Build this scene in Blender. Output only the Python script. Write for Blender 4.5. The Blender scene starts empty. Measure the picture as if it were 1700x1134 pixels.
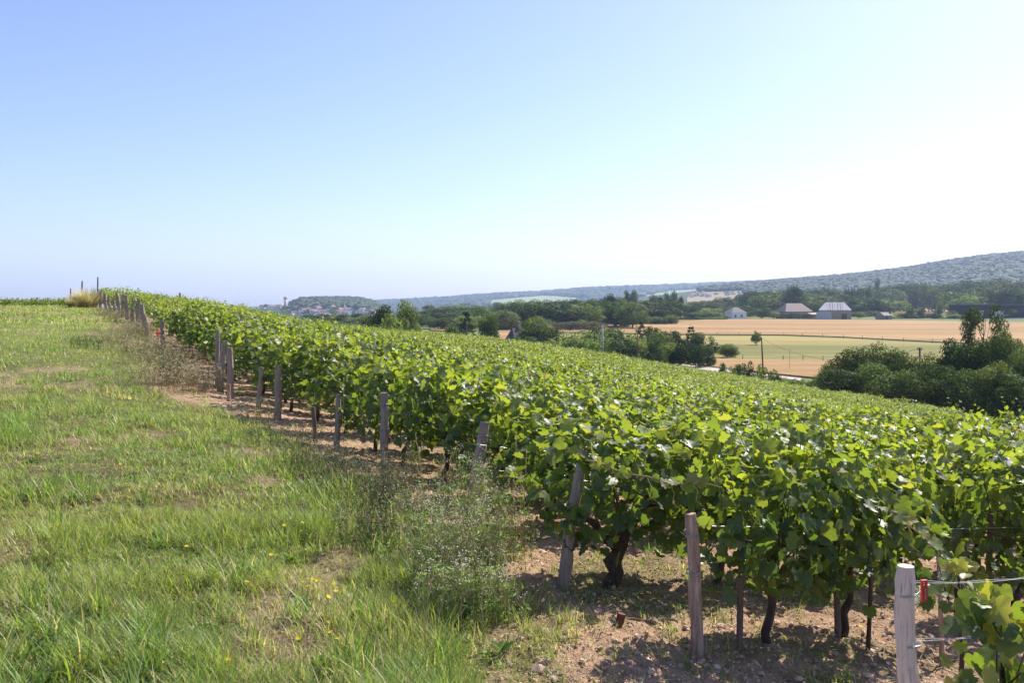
import bpy, math, random
import numpy as np
from mathutils import Vector, Matrix
R0=np.random.default_rng(7); random.seed(7)
sc=bpy.context.scene; COL=sc.collection
# ---------------- camera, sky, sun, exposure ----------------
F=1417.0; CX=850.0; CY=505.0; CZ=1.6
cam=bpy.data.cameras.new('camera'); camo=bpy.data.objects.new('camera',cam); COL.objects.link(camo)
cam.sensor_width=36; cam.lens=36*F/1700; cam.shift_y=-(567-CY)/1700
camo.location=(0,0,CZ); camo.rotation_euler=(math.radians(90),0,0)
cam.clip_start=.05; cam.clip_end=20000; sc.camera=camo
SUN_EL=math.radians(45); SUN_AZ=math.radians(43)
w=bpy.data.worlds.new('World'); sc.world=w; w.use_nodes=True
nt=w.node_tree; bg=nt.nodes['Background']
sky=nt.nodes.new('ShaderNodeTexSky'); sky.sky_type='NISHITA'; sky.sun_disc=False
sky.sun_elevation=SUN_EL; sky.sun_rotation=SUN_AZ; sky.air_density=1.0; sky.dust_density=1.0; sky.ozone_density=2.0; sky.altitude=80
tn=nt.nodes.new('ShaderNodeMix'); tn.data_type='RGBA'; tn.blend_type='MULTIPLY'; tn.inputs[0].default_value=1; tn.inputs[7].default_value=(.945,.915,1.2,1)  # the camera's cool white balance
nt.links.new(sky.outputs[0],tn.inputs[6]); nt.links.new(tn.outputs[2],bg.inputs['Color']); bg.inputs['Strength'].default_value=0.11
sl=bpy.data.lights.new('sun','SUN'); sl.energy=5.0; sl.angle=math.radians(.53); sl.color=(1,.95,.86)
so=bpy.data.objects.new('sun',sl); COL.objects.link(so)
so.rotation_euler=(-Vector((math.sin(SUN_AZ)*math.cos(SUN_EL),math.cos(SUN_AZ)*math.cos(SUN_EL),math.sin(SUN_EL)))).to_track_quat('-Z','Y').to_euler()
so.location=(30,20,60)
sc.view_settings.view_transform='Standard'; sc.view_settings.look='None'; sc.view_settings.gamma=1; sc.view_settings.exposure=0.72
sc.view_settings.use_curve_mapping=False
sc.cycles.max_bounces=8; sc.cycles.transparent_max_bounces=8; sc.cycles.diffuse_bounces=4; sc.cycles.volume_bounces=1
HAZE=1.15e-4
UX,UY=-0.482,0.876; VX,VY=0.876,0.482; OX,OY=0.98,4.6
def S(a,b,x):
    t=np.clip((np.asarray(x,float)-a)/(b-a),0,1); return t*t*(3-2*t)
def tab(x,xs,ys): return np.interp(x,xs,ys)
_us=np.arange(-60,400,0.5)
_h=np.interp(_us,[-60,-10,-1.2,0,5,10,14,22,29,42,54,65,85,120,200,400],[2.2,2.0,1.92,1.88,1.80,1.75,1.62,1.27,.92,.42,.22,.25,1.5,6,16,30])
_k=np.hanning(15); _k/=_k.sum(); _hs=np.convolve(np.pad(_h,7,mode='edge'),_k,'valid')
def uv(x,y):
    xr=x-OX; yr=y-OY
    return UX*xr+UY*yr, VX*xr+VY*yr
def uv2xy(u,v): return OX+u*UX+v*VX, OY+u*UY+v*VY
_wx=np.linspace(0,1,201); _wy=np.convolve(np.pad(np.interp(_wx,[0,.12,.2,.26,.34,.42,.5,.6,1],[0,.25,.72,.62,.25,.72,1.35,1.75,1.75]),6,mode='edge'),np.ones(13)/13,'valid')
def smin(a,b,k):
    m=np.minimum(a,b); return m-k*np.log(np.exp(-(a-m)/k)+np.exp(-(b-m)/k))
# skyline tables: photo column -> ridge height (row), as elevation angles of the real ridges
RA=([1000,1150,1200,1300,1400,1500,1600,1700,1850,2200],[500,484,477,469,462,451,434,424,416,405])
RB=([300,640,700,750,800,850,900,960,1000,1100,1200,1300,1500,1900],[512,503,500,497,493,490,489,483,481,478,474,470,462,455])
RV=([300,380,430,485,500,560,600,625,650,700,760],[520,514,512,507,500,498,500,507,530,548,552])
def _smt(R):
    x=np.arange(200,2300,5.0); k=np.hanning(25); k/=k.sum(); return x,np.convolve(np.pad(np.interp(x,*R),12,mode='edge'),k,'valid')
RA=_smt(RA); RB=_smt(RB)
def Hill(r,px,R,d0,d1,base):
    H1=(tab(px,*R)-CY)/F*d1
    w=S(d0,d1,r)
    back=S(d1,d1*1.5,r)
    return base*(1-w)+H1*w + back*40
def Hval(x,y):
    yy=np.maximum(y,1.0); t=x/yy; px=CX+F*t
    r=np.where(y>1,y,np.hypot(x,y))
    px=np.where(y>1,px,850)
    b=np.interp(r,[0,200,510,900,1400,9000],[13,12.2,9.3,8.5,9,14])
    deep=S(500,1150,r)*S(880,700,px)
    base=b+deep*32
    hA=Hill(r,px,RA,1000,2600,base)
    hA=np.where(r>900,hA,base)
    H=np.minimum(base,np.where(px>1000,hA,base))
    hB=Hill(r,px,RB,2700,5000,base)
    H=np.where(r>2600,np.minimum(H,hB),H)
    hV=Hill(r,px,RV,1250,1900,base)
    wv=S(760,680,px)
    H=np.where((px<760)&(r>1200),np.minimum(H,hV*wv+base*(1-wv)),H)
    return H
def Hfun(x,y):
    x=np.asarray(x,float); y=np.asarray(y,float)
    u,v=uv(x,y)
    hl=np.interp(u,_us,_hs)
    bank=.36*(1-np.exp(-np.maximum(-v,0)/2.2))*(1-.8*S(18,40,u))
    vp=np.maximum(v,0)
    side=.132*vp*(1-.10*S(18,45,u))
    ex=S(5,62,np.hypot(x-0,y))*S(-2,8,v)*np.interp(vp/(np.abs(u)+vp+1),_wx,_wy)
    H=hl-bank+side+ex
    # small mowing tracks / bumps
    H=H+.03*np.sin(x*1.7+y*.9)*np.sin(y*1.3-x*.4)
    # beyond the plot the slope steepens
    H=H+S(88,150,np.hypot(x,y))*4*S(-5,10,v)
    return smin(H,Hval(x,y),.8)
def zg(x,y): return CZ-Hfun(x,y)
def in_plot(x,y):
    u,v=uv(x,y); t=x/np.maximum(y,.1)
    return (v>0)&(u>-2)&(u<63)&(y<np.interp(t,[-.6,-.3,0,.2,.35,.6,.9],[60,80,96,92,74,66,60]))
# ---------------- helpers ----------------
def pix(px,py,d0=60,d1=6000):
    """where the real ground lies on the sight line of a photo point"""
    t=(px-CX)/F; d=np.geomspace(d0,d1,4000); g=CY+F*Hfun(t*d,d)/d
    i=np.argmax(g<=py)
    if g[i]>py: i=int(np.argmin(g))
    return float(t*d[i]),float(d[i])
def xat(px,d): return (px-CX)/F*d
def hfor(py,d,x): return (CZ-(py-CY)/F*d)-float(zg(x,d))
def hsh(ix,iy,s):
    n=(ix.astype(np.int64)*374761393+iy.astype(np.int64)*668265263+s*982451653)&0x7fffffff
    n=((n^(n>>13))*1274126177)&0x7fffffff
    return ((n^(n>>16))&0xffff)/65535.0
def vn(x,y,s=0):
    x=np.asarray(x,float); y=np.asarray(y,float)
    ix=np.floor(x); iy=np.floor(y); fx=x-ix; fy=y-iy; fx=fx*fx*(3-2*fx); fy=fy*fy*(3-2*fy)
    a=hsh(ix,iy,s);b=hsh(ix+1,iy,s);c=hsh(ix,iy+1,s);d=hsh(ix+1,iy+1,s)
    return a*(1-fx)*(1-fy)+b*fx*(1-fy)+c*(1-fx)*fy+d*fx*fy
def fbm(x,y,s=0,o=4):
    r=0;a=.5;t=0
    for i in range(o):
        r=r+a*vn(x*2**i,y*2**i,s+i*17);t+=a;a*=.5
    return r/t
def mkmesh(name,V,T,mats,col=None,smooth=True,mi=None,quads=False):
    """numpy arrays -> mesh datablock; T is (n,3) or (n,4)"""
    V=np.asarray(V,np.float32); T=np.asarray(T,np.int32); k=T.shape[1]
    me=bpy.data.meshes.new(name); n=len(T)
    me.vertices.add(len(V)); me.vertices.foreach_set('co',V.ravel())
    me.loops.add(n*k); me.loops.foreach_set('vertex_index',T.ravel())
    me.polygons.add(n); me.polygons.foreach_set('loop_start',np.arange(0,n*k,k,dtype=np.int32))
    me.polygons.foreach_set('use_smooth',np.full(n,smooth,bool))
    for m in (mats if isinstance(mats,(list,tuple)) else [mats]): me.materials.append(m)
    if mi is not None: me.polygons.foreach_set('material_index',np.asarray(mi,np.int32))
    me.update(calc_edges=True)
    if col is not None:
        col=np.asarray(col,np.float32)
        if col.shape[1]==3: col=np.c_[col,np.ones(len(col),np.float32)]
        at=me.color_attributes.new('col','FLOAT_COLOR','POINT'); at.data.foreach_set('color',col.ravel().astype(np.float32))
    return me
def ob(name,me,parent=None,loc=None,kind=None):
    o=bpy.data.objects.new(name,me); COL.objects.link(o)
    if parent is not None: o.parent=parent
    if loc is not None: o.location=loc
    if kind: o['kind']=kind
    return o
def tag(o,label,cat,group=None):
    o['label']=label; o['category']=cat
    if group: o['group']=group
    return o
def empty(name,loc,rz=0,label=None,cat=None,group=None):
    o=bpy.data.objects.new(name,None); COL.objects.link(o); o.location=loc; o.rotation_euler=(0,0,rz); o.empty_display_size=.1
    if label: tag(o,label,cat,group)
    return o
class MB:
    """collects boxes, tubes and faces, with vertex colours"""
    def __init__(s): s.v=[];s.f=[];s.m=[];s.c=[]
    def add(s,V,Fc,mi=0,col=(1,1,1)):
        b=len(s.v); s.v+=[tuple(p) for p in V]; s.f+=[tuple(i+b for i in f) for f in Fc]; s.m+=[mi]*len(Fc)
        s.c+=[tuple(col)]*len(V)
    def box(s,c,sz,rz=0,mi=0,col=(1,1,1),tp=1.0):
        x,y,z=[q/2 for q in sz]; ca,sa=math.cos(rz),math.sin(rz); V=[]
        for k in (-1,1):
            q=tp if k==1 else 1
            for i,j in ((-1,-1),(1,-1),(1,1),(-1,1)):
                a,b=i*x*q,j*y*q; V.append((c[0]+a*ca-b*sa,c[1]+a*sa+b*ca,c[2]+k*z))
        s.add(V,[(3,2,1,0),(4,5,6,7),(0,1,5,4),(1,2,6,5),(2,3,7,6),(3,0,4,7)],mi,col)
    def tube(s,P,r,n=6,mi=0,col=(1,1,1),cap=True,rough=0,seed=0,squash=None):
        rn=random.Random(seed); P=[Vector(p) for p in P]; V=[];Fc=[]
        rr=r if hasattr(r,'__len__') else [r]*len(P)
        ref=None
        for i,p in enumerate(P):
            d=(P[min(i+1,len(P)-1)]-P[max(i-1,0)]).normalized()
            if ref is None: ref=Vector((1,0,0)) if abs(d.x)<.8 else Vector((0,1,0))
            a=(ref-d*ref.dot(d)).normalized(); ref=a; b=d.cross(a)
            for k in range(n):
                q=2*math.pi*k/n; ra=rr[i]*(1+rough*(rn.random()-.5)*2)
                V.append(p+a*math.cos(q)*ra+b*math.sin(q)*ra*(squash or 1))
        for i in range(len(P)-1):
            for k in range(n):
                Fc.append((i*n+k,i*n+(k+1)%n,(i+1)*n+(k+1)%n,(i+1)*n+k))
        if cap: Fc.append(tuple(range(n))[::-1]); Fc.append(tuple((len(P)-1)*n+k for k in range(n)))
        s.add(V,Fc,mi,col)
    def mesh(s,name,mats,smooth=False):
        me=bpy.data.meshes.new(name); me.from_pydata([tuple(v) for v in s.v],[],s.f)
        for m in (mats if isinstance(mats,(list,tuple)) else [mats]): me.materials.append(m)
        me.polygons.foreach_set('material_index',s.m); me.polygons.foreach_set('use_smooth',[smooth]*len(s.f))
        at=me.color_attributes.new('col','FLOAT_COLOR','POINT'); at.data.foreach_set('color',np.array([c+(1,) if len(c)==3 else c for c in s.c],np.float32).ravel())
        me.update(); return me
    def build(s,name,mats,parent=None,loc=None,smooth=False): return ob(name,s.mesh(name,mats,smooth),parent,loc)

# ---------------- materials ----------------
def newmat(name):
    m=bpy.data.materials.new(name); m.use_nodes=True; nt=m.node_tree; p=nt.nodes['Principled BSDF']; return m,nt,p
def N(nt,t,**k):
    n=nt.nodes.new(t)
    for a,b in k.items(): setattr(n,a,b)
    return n
def noise(nt,scale,detail=5,rough=.6,coord='Object',sc3=None):
    tc=N(nt,'ShaderNodeTexCoord'); n=N(nt,'ShaderNodeTexNoise'); n.inputs['Scale'].default_value=scale; n.inputs['Detail'].default_value=detail; n.inputs['Roughness'].default_value=rough
    if sc3:
        mp=N(nt,'ShaderNodeMapping'); mp.inputs['Scale'].default_value=sc3; nt.links.new(tc.outputs[coord],mp.inputs[0]); nt.links.new(mp.outputs[0],n.inputs['Vector'])
    else: nt.links.new(tc.outputs[coord],n.inputs['Vector'])
    return n
def ramp(nt,src,stops):
    r=N(nt,'ShaderNodeValToRGB'); e=r.color_ramp.elements
    while len(e)<len(stops): e.new(.5)
    for i,(p,c) in enumerate(stops): e[i].position=p; e[i].color=tuple(c)+(1,)
    nt.links.new(src,r.inputs[0]); return r
def mix(nt,a,b,fac,mode='MIX'):
    m=N(nt,'ShaderNodeMix',data_type='RGBA',blend_type=mode)
    for i,s in ((0,fac),(6,a),(7,b)):
        if hasattr(s,'links'): nt.links.new(s,m.inputs[i])
        else: m.inputs[i].default_value=s if i==0 else tuple(s)+(1,)
    return m.outputs[2]
def bump(nt,p,src,st,dist=.02):
    b=N(nt,'ShaderNodeBump'); b.inputs['Strength'].default_value=st; b.inputs['Distance'].default_value=dist
    nt.links.new(src,b.inputs['Height']); nt.links.new(b.outputs[0],p.inputs['Normal'])
def attr(nt,name='col'):
    a=N(nt,'ShaderNodeAttribute'); a.attribute_name=name; return a.outputs['Color']
def leafmat(name,trans=.45,rough=.4,spec=.5,tmul=(1.7,2.1,.7),objvar=0.0,back=None,coat=0):
    m,nt,p=newmat(name); c=attr(nt)
    if objvar:
        oi=N(nt,'ShaderNodeObjectInfo'); h=N(nt,'ShaderNodeHueSaturation')
        mr=N(nt,'ShaderNodeMapRange'); mr.inputs[3].default_value=1-objvar; mr.inputs[4].default_value=1+objvar
        nt.links.new(oi.outputs['Random'],mr.inputs[0]); nt.links.new(mr.outputs[0],h.inputs['Value'])
        mr2=N(nt,'ShaderNodeMapRange'); mr2.inputs[3].default_value=.5-objvar*.06; mr2.inputs[4].default_value=.5+objvar*.07
        ml=N(nt,'ShaderNodeMath',operation='FRACT'); mm=N(nt,'ShaderNodeMath',operation='MULTIPLY'); mm.inputs[1].default_value=7.3
        nt.links.new(oi.outputs['Random'],mm.inputs[0]); nt.links.new(mm.outputs[0],ml.inputs[0]); nt.links.new(ml.outputs[0],mr2.inputs[0]); nt.links.new(mr2.outputs[0],h.inputs['Hue'])
        nt.links.new(c,h.inputs['Color']); c=h.outputs[0]
    base=c
    if back:
        g=N(nt,'ShaderNodeNewGeometry'); base=mix(nt,c,back,g.outputs['Backfacing'])
        base=mix(nt,c,base,.55)
    nt.links.new(base,p.inputs['Base Color']); p.inputs['Roughness'].default_value=rough; p.inputs['Specular IOR Level'].default_value=spec
    t=N(nt,'ShaderNodeBsdfTranslucent'); nt.links.new(mix(nt,c,tmul,1.0,'MULTIPLY'),t.inputs['Color'])
    ms=N(nt,'ShaderNodeMixShader'); ms.inputs[0].default_value=trans
    nt.links.new(p.outputs[0],ms.inputs[1]); nt.links.new(t.outputs[0],ms.inputs[2]); nt.links.new(ms.outputs[0],nt.nodes['Material Output'].inputs['Surface'])
    return m
def plain(name,c,rough=.8,var=.25,scale=8,bumps=.3,sc3=None,metal=0):
    m,nt,p=newmat(name); n=noise(nt,scale,sc3=sc3)
    r=ramp(nt,n.outputs[0],[(.25,[q*(1-var) for q in c]),(.75,[min(1,q*(1+var)) for q in c])])
    nt.links.new(r.outputs[0],p.inputs['Base Color']); p.inputs['Roughness'].default_value=rough; p.inputs['Metallic'].default_value=metal
    if bumps: bump(nt,p,n.outputs[0],bumps)
    return m
def attmat(name,rough=.85,scale=6,var=.3,bumps=.3,dist=.02,sc3=None):
    m,nt,p=newmat(name); n=noise(nt,scale,sc3=sc3)
    r=ramp(nt,n.outputs[0],[(.25,(1-var,)*3),(.75,(1+var,)*3)])
    nt.links.new(mix(nt,attr(nt),r.outputs[0],1.0,'MULTIPLY'),p.inputs['Base Color']); p.inputs['Roughness'].default_value=rough; p.inputs['Specular IOR Level'].default_value=.25
    bump(nt,p,n.outputs[0],bumps,dist); return m
M={}
M['vine_leaf']=leafmat('vine_leaf',trans=.46,rough=.46,spec=.5,tmul=(3.1,2.8,.72),back=(.17,.22,.11))
M['tree_leaf']=leafmat('tree_leaf',trans=.22,rough=.7,spec=.12,tmul=(1.9,2.0,.7),objvar=.28)
M['grass']=leafmat('grass',trans=.42,rough=.45,spec=.35,tmul=(1.6,1.7,.8))
M['weed']=leafmat('weed',trans=.3,rough=.6,spec=.3,tmul=(1.4,1.5,.8))
M['wood_canopy']=attmat('wood_canopy',scale=.2,var=.45,bumps=.5,dist=2.0)
def woodmat(name,c1,c2,c3):
    m,nt,p=newmat(name); a=noise(nt,6,6,.65,sc3=(7,7,.9)); b=noise(nt,26,5,.7,sc3=(5,5,.35))
    r=ramp(nt,a.outputs[0],[(.2,c1),(.5,c2),(.8,c3)]); r2=ramp(nt,b.outputs[0],[(.33,(.35,.29,.25)),(.47,(1,1,1))])
    nt.links.new(mix(nt,r.outputs[0],r2.outputs[0],.75,'MULTIPLY'),p.inputs['Base Color']); p.inputs['Roughness'].default_value=.85; p.inputs['Specular IOR Level'].default_value=.2
    bump(nt,p,b.outputs[0],.6,.006); return m
M['grey_wood']=woodmat('grey_wood',(.20,.15,.11),(.34,.265,.205),(.48,.40,.33))
M['pale_wood']=woodmat('pale_wood',(.62,.48,.36),(.74,.61,.49),(.82,.72,.61))
M['pink_wood']=woodmat('pink_wood',(.13,.06,.04),(.40,.26,.18),(.62,.52,.43))
M['bark']=woodmat('bark',(.035,.022,.016),(.085,.058,.042),(.17,.13,.10))
M['stake_wood']=woodmat('stake_wood',(.10,.065,.045),(.17,.12,.09),(.25,.19,.15))
M['trunk']=plain('trunk',(.11,.085,.06),.9,.4,3,.8)
M['wire']=plain('wire',(.42,.42,.42),.35,.15,40,0,metal=.8)
M['red_plastic']=plain('red_plastic',(.52,.045,.03),.45,.2,30,.1)
M['rust']=plain('rust',(.12,.035,.02),.8,.5,30,.5)
M['att']=attmat('painted_detail')
M['clod']=attmat('clod',scale=14,var=.35,bumps=.8,dist=.01)
M['concrete']=plain('concrete',(.42,.39,.35),.9,.2,3,.3)
M['dark_pole']=plain('dark_pole',(.09,.05,.035),.8,.3,3,.3)
# ground
m,nt,p=newmat('ground'); c=attr(nt)
n1=noise(nt,9,8,.7); n2=noise(nt,60,6,.7); n3=noise(nt,.5,6,.6)
r1=ramp(nt,n1.outputs[0],[(.3,(.52,.50,.48)),(.7,(1.3,1.3,1.28))]); r2=ramp(nt,n2.outputs[0],[(.3,(.7,.68,.66)),(.7,(1.25,1.25,1.25))]); r3=ramp(nt,n3.outputs[0],[(.3,(.85,.85,.85)),(.7,(1.12,1.12,1.12))])
c=mix(nt,mix(nt,mix(nt,c,r1.outputs[0],1.0,'MULTIPLY'),r2.outputs[0],1.0,'MULTIPLY'),r3.outputs[0],1.0,'MULTIPLY')
nt.links.new(c,p.inputs['Base Color']); p.inputs['Roughness'].default_value=.95; p.inputs['Specular IOR Level'].default_value=.15
am=N(nt,'ShaderNodeMath',operation='MULTIPLY_ADD'); am.inputs[1].default_value=.35
nt.links.new(n2.outputs[0],am.inputs[0]); nt.links.new(n1.outputs[0],am.inputs[2]); bump(nt,p,am.outputs[0],1.0,.06); M['ground']=m
# fields
def fieldmat(name,c1,c2,stripe=None,sc=.15):
    m,nt,p=newmat(name); a=noise(nt,sc,8,.75,sc3=(.05,.4,1)); b=noise(nt,2.5,5,.7)
    col=mix(nt,ramp(nt,a.outputs[0],[(.41,c1),(.59,c2)]).outputs[0],ramp(nt,b.outputs[0],[(.3,(.85,)*3),(.7,(1.15,)*3)]).outputs[0],1.0,'MULTIPLY')
    nt.links.new(col,p.inputs['Base Color']); p.inputs['Roughness'].default_value=.9; p.inputs['Specular IOR Level'].default_value=.1; bump(nt,p,b.outputs[0],.6,.3); M[name]=m
fieldmat('wheat',(.27,.165,.065),(.40,.25,.11))
fieldmat('meadow',(.16,.155,.04),(.35,.27,.09),sc=.06)
fieldmat('pale_field',(.20,.24,.10),(.27,.29,.13),sc=.02)
fieldmat('tan_field',(.20,.17,.09),(.29,.23,.13),sc=.02)
fieldmat('track',(.42,.36,.30),(.55,.48,.42),sc=.5)
# ---------------- ground ----------------
def soil_amt(x,y):
    u,v=uv(x,y)
    edge=-.45-.95*S(1.8,.2,u)+.45*(fbm(x*1.1,y*1.1,3)-.5)*2-.75*S(9,12,u)*S(17,15,u)+.45*S(15,19,u)
    a=S(edge-.2,edge+.15,v)*S(70,60,u)*S(130,110,np.hypot(x,y))
    return a*S(-6,-4,u)
def bare_amt(x,y):
    u,v=uv(x,y); n=fbm(x*.9+5,y*.75,11)
    return S(.60,.70,n)
ang=np.radians(np.r_[np.arange(-180,-44,6.5),np.arange(-43,43.01,.2),np.arange(46,180,6.5)])
rad=[.05,.6,1.2,1.8,2.3,2.7]
while rad[-1]<9: rad.append(rad[-1]+.032)
while rad[-1]<6900: rad.append(rad[-1]*1.029)
rad=np.array(rad); A,Rr=np.meshgrid(ang,rad)
X=(Rr*np.sin(A)).ravel(); Y=(Rr*np.cos(A)).ravel()
Z=zg(X,Y); so_=soil_amt(X,Y); near=S(30,8,np.hypot(X,Y))
rel=(fbm(X*5,Y*5,21,4)-.5)*.09+(np.abs(fbm(X*17,Y*17,33,3)-.5))*.07
Z=Z+near*(so_*rel+(1-so_)*((fbm(X*2,Y*2,8)-.5)*.10+(fbm(X*5,Y*5,9,2)-.5)*.07))
g1=np.array([.17,.14,.06]); g2=np.array([.19,.22,.06]); dry=np.array([.36,.26,.16]); soil=np.array([.60,.40,.265]); soil2=np.array([.42,.265,.165])
dd=np.hypot(X,Y); q=S(8,30,dd)[:,None]
c=g1*(1-q)+g2*q
n=fbm(X*.5,Y*.4,5)[:,None]; c=c*(.75+.5*n)
b=bare_amt(X,Y)[:,None]*.8; c=c*(1-b)+dry*b
sn=fbm(X*2.1,Y*2.1,9)[:,None]; sc_=soil*sn+soil2*(1-sn); s3=so_[:,None]; c=c*(1-s3)+sc_*1.05*s3
gr=(S(.52,.62,fbm(X*1.6,Y*1.6,44))*so_)[:,None]*.5; c=c*(1-gr)+np.array([.13,.15,.045])*gr
far=S(120,160,dd)[:,None]; fc=np.array([.15,.19,.055])*(.8+.4*fbm(X*.01,Y*.01,6)[:,None]); c=c*(1-far)+fc*far
ff=S(900,1300,dd)[:,None]; c=c*(1-ff)+np.array([.05,.085,.03])*ff
nr,na=len(rad),len(ang)
i,j=np.meshgrid(np.arange(nr-1),np.arange(na-1),indexing='ij'); a0=(i*na+j).ravel()
Q=np.stack([a0,a0+1,a0+na+1,a0+na],1)[:,::-1]
jj=np.arange(nr-1)*na+na-1; Q=np.r_[Q,np.stack([jj,jj-na+1,jj+1,jj+na],1)[:,::-1]]
ground=ob('ground',mkmesh('ground',np.c_[X,Y,Z],Q,M['ground'],c),kind='structure')
def zn(x,y):
    """ground height with the near relief"""
    x=np.asarray(x,float);y=np.asarray(y,float); s=soil_amt(x,y); nn=S(30,8,np.hypot(x,y))
    return zg(x,y)+nn*(s*((fbm(x*5,y*5,21,4)-.5)*.09+np.abs(fbm(x*17,y*17,33,3)-.5)*.07)+(1-s)*((fbm(x*2,y*2,8)-.5)*.10+(fbm(x*5,y*5,9,2)-.5)*.07))

# ---------------- leaf scattering ----------------
def nrm(a): return a/np.maximum(np.linalg.norm(a,axis=-1,keepdims=True),1e-9)
def scatter(TV,TT,P,Nn,tip,size,col):
    Nn=nrm(Nn); tip=tip-Nn*np.sum(tip*Nn,1,keepdims=True); tip=nrm(tip); Xx=np.cross(tip,Nn)
    if np.ndim(size)==1: size=size[:,None]
    if size.shape[1]==1: size=np.repeat(size,3,1)
    k=len(TV)
    V=P[:,None,:]+TV[None,:,0:1]*(Xx*size[:,0:1])[:,None]+TV[None,:,1:2]*(tip*size[:,1:2])[:,None]+TV[None,:,2:3]*(Nn*size[:,2:3])[:,None]
    T=(TT[None]+ (np.arange(len(P))*k)[:,None,None]).reshape(-1,TT.shape[1])
    return V.reshape(-1,3),T,np.repeat(col,k,0)
def grape_leaf(rng,full=True):
    if full:
        an=[0,11,20,30,42,52,63,75,92,106,122,142,160,172]; ra=[1,.88,.84,.74,.86,.94,.84,.74,.84,.82,.72,.66,.56,.32]
    else: an=[0,26,50,74,108,150]; ra=[1,.78,.92,.76,.82,.56]
    pts=[]
    for a,r in zip(an,ra): pts.append((a,r*rng.uniform(.92,1.08)))
    L=[(a,r) for a,r in pts]+[(-a,r*rng.uniform(.92,1.08)) for a,r in pts[:0:-1]]
    if full: L=[p for p in L]
    V=[(0,0,0)]; f=rng.uniform(.1,.4); cu=rng.uniform(-.35,.25); tw=rng.uniform(-.25,.25)
    for a,r in L:
        t=math.radians(a); x=r*math.sin(t); y=r*math.cos(t)
        z=f*abs(x)*.7+cu*(x*x+y*y)*.6+tw*x*y+ (.06*math.sin(a*.21*math.pi))*r
        V.append((x,y,z))
    n=len(L); T=[(0,1+(k+1)%n,1+k) for k in range(n)]
    return np.array(V,float),np.array(T)
KITE=np.array([(0,-.5,0),(.5,.08,.12),(0,.65,-.05),(-.5,.08,.12)],float); KT=np.array([(0,1,2),(0,2,3)])
GL=[grape_leaf(R0) for _ in range(7)]; GLM=[grape_leaf(R0,False) for _ in range(5)]
HX=np.array([(0,-.45,0),(.55,-.2,.1),(.4,.45,.08),(0,.7,-.1),(-.4,.45,.08),(-.55,-.2,.1)],float); HT=np.array([(0,1,2),(0,2,3),(0,3,4),(0,4,5)])
def vine_cloud(rng,n,L=1.2,hw=.41,zc=.74,hh=.43,upper=False,shoots=9,ls=.061):
    ph=rng.uniform(-.9,math.pi+.9,n) if upper else rng.uniform(0,2*math.pi,n)
    rho=1-np.abs(rng.normal(0,.2,n)); rho=np.where(rng.random(n)<.15,rng.random(n),rho)
    x=rng.uniform(-L/2,L/2,n)
    lump=1+.26*np.sin(x*7+rng.uniform(0,6))*np.cos(ph*2+rng.uniform(0,6))+.12*np.sin(x*17+ph*3)
    w_=hw*lump; yy=rho*w_*np.cos(ph); zz=zc+rho*hh*lump*np.sin(ph)
    zz=zz+(zz<zc)*rng.normal(0,.05,n)
    P=np.c_[x,yy,zz]
    out=np.c_[rng.normal(0,.35,n),np.cos(ph)*.9,np.sin(ph)*.6]
    Nn=out+np.array([0,0,.55])+rng.normal(0,.62,(n,3))
    tip=np.c_[rng.normal(0,.5,n),np.cos(ph)*.5,-np.ones(n)*.8]+rng.normal(0,.35,(n,3))
    sz=ls*rng.uniform(.6,1.25,n)
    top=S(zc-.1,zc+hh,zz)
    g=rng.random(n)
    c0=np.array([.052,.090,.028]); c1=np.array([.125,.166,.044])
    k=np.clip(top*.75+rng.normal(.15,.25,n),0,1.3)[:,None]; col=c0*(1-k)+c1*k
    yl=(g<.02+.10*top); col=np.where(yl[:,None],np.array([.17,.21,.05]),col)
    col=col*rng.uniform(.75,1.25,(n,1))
    segs=[]
    SP=[];SN=[];ST=[];SS=[];SCc=[]
    for s in range(shoots):
        x0=rng.uniform(-L/2,L/2); y0=rng.uniform(-.6,.6)*hw; p=np.array([x0,y0,zc+hh*.75]); d=nrm(np.array([rng.normal(0,.5),rng.normal(0,.5)+y0,1.0])); ln=rng.uniform(.12,.42)
        pts=[p.copy()]
        for t in range(6):
            p=p+d*ln/6; d=nrm(d+np.array([rng.normal(0,.12),rng.normal(0,.12),-.07])); pts.append(p.copy())
            a=rng.uniform(0,6.28); o=np.array([math.cos(a),math.sin(a),.1])
            SP.append(p+o*.03); SN.append(o*.4+np.array([0,0,.8])+rng.normal(0,.4,3)); ST.append(o+np.array([0,0,-.3])); SS.append(ls*(.85-.1*t)*rng.uniform(.7,1.1)); SCc.append(np.array([.12,.18,.035])*rng.uniform(.8,1.25) if rng.random()>.12 else np.array([.15,.13,.05]))
        segs.append(pts)
    if SP:
        P=np.r_[P,SP];Nn=np.r_[Nn,SN];tip=np.r_[tip,ST];sz=np.r_[sz,SS];col=np.r_[col,SCc]
    return P,Nn,tip,sz,col,segs
def foliage_mesh(name,cl,tmpls,rng,extra=None):
    P,Nn,tip,sz,col,segs=cl; pick=rng.integers(0,len(tmpls),len(P)); VV=[];TT=[];CC=[];b=0
    for k,(tv,tt) in enumerate(tmpls):
        m=pick==k
        if not m.any(): continue
        V,T,C=scatter(tv,tt,P[m],Nn[m],tip[m],sz[m],col[m]); VV.append(V);TT.append(T+b);CC.append(C);b+=len(V)
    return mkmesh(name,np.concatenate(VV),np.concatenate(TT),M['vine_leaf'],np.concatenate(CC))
def sub(cl,m): return (cl[0][m],cl[1][m],cl[2][m],cl[3][m],cl[4][m],cl[5])
LEAFC=[(.052,.090,.029),(.085,.13,.036),(.122,.168,.044),(.175,.195,.055)]
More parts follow.
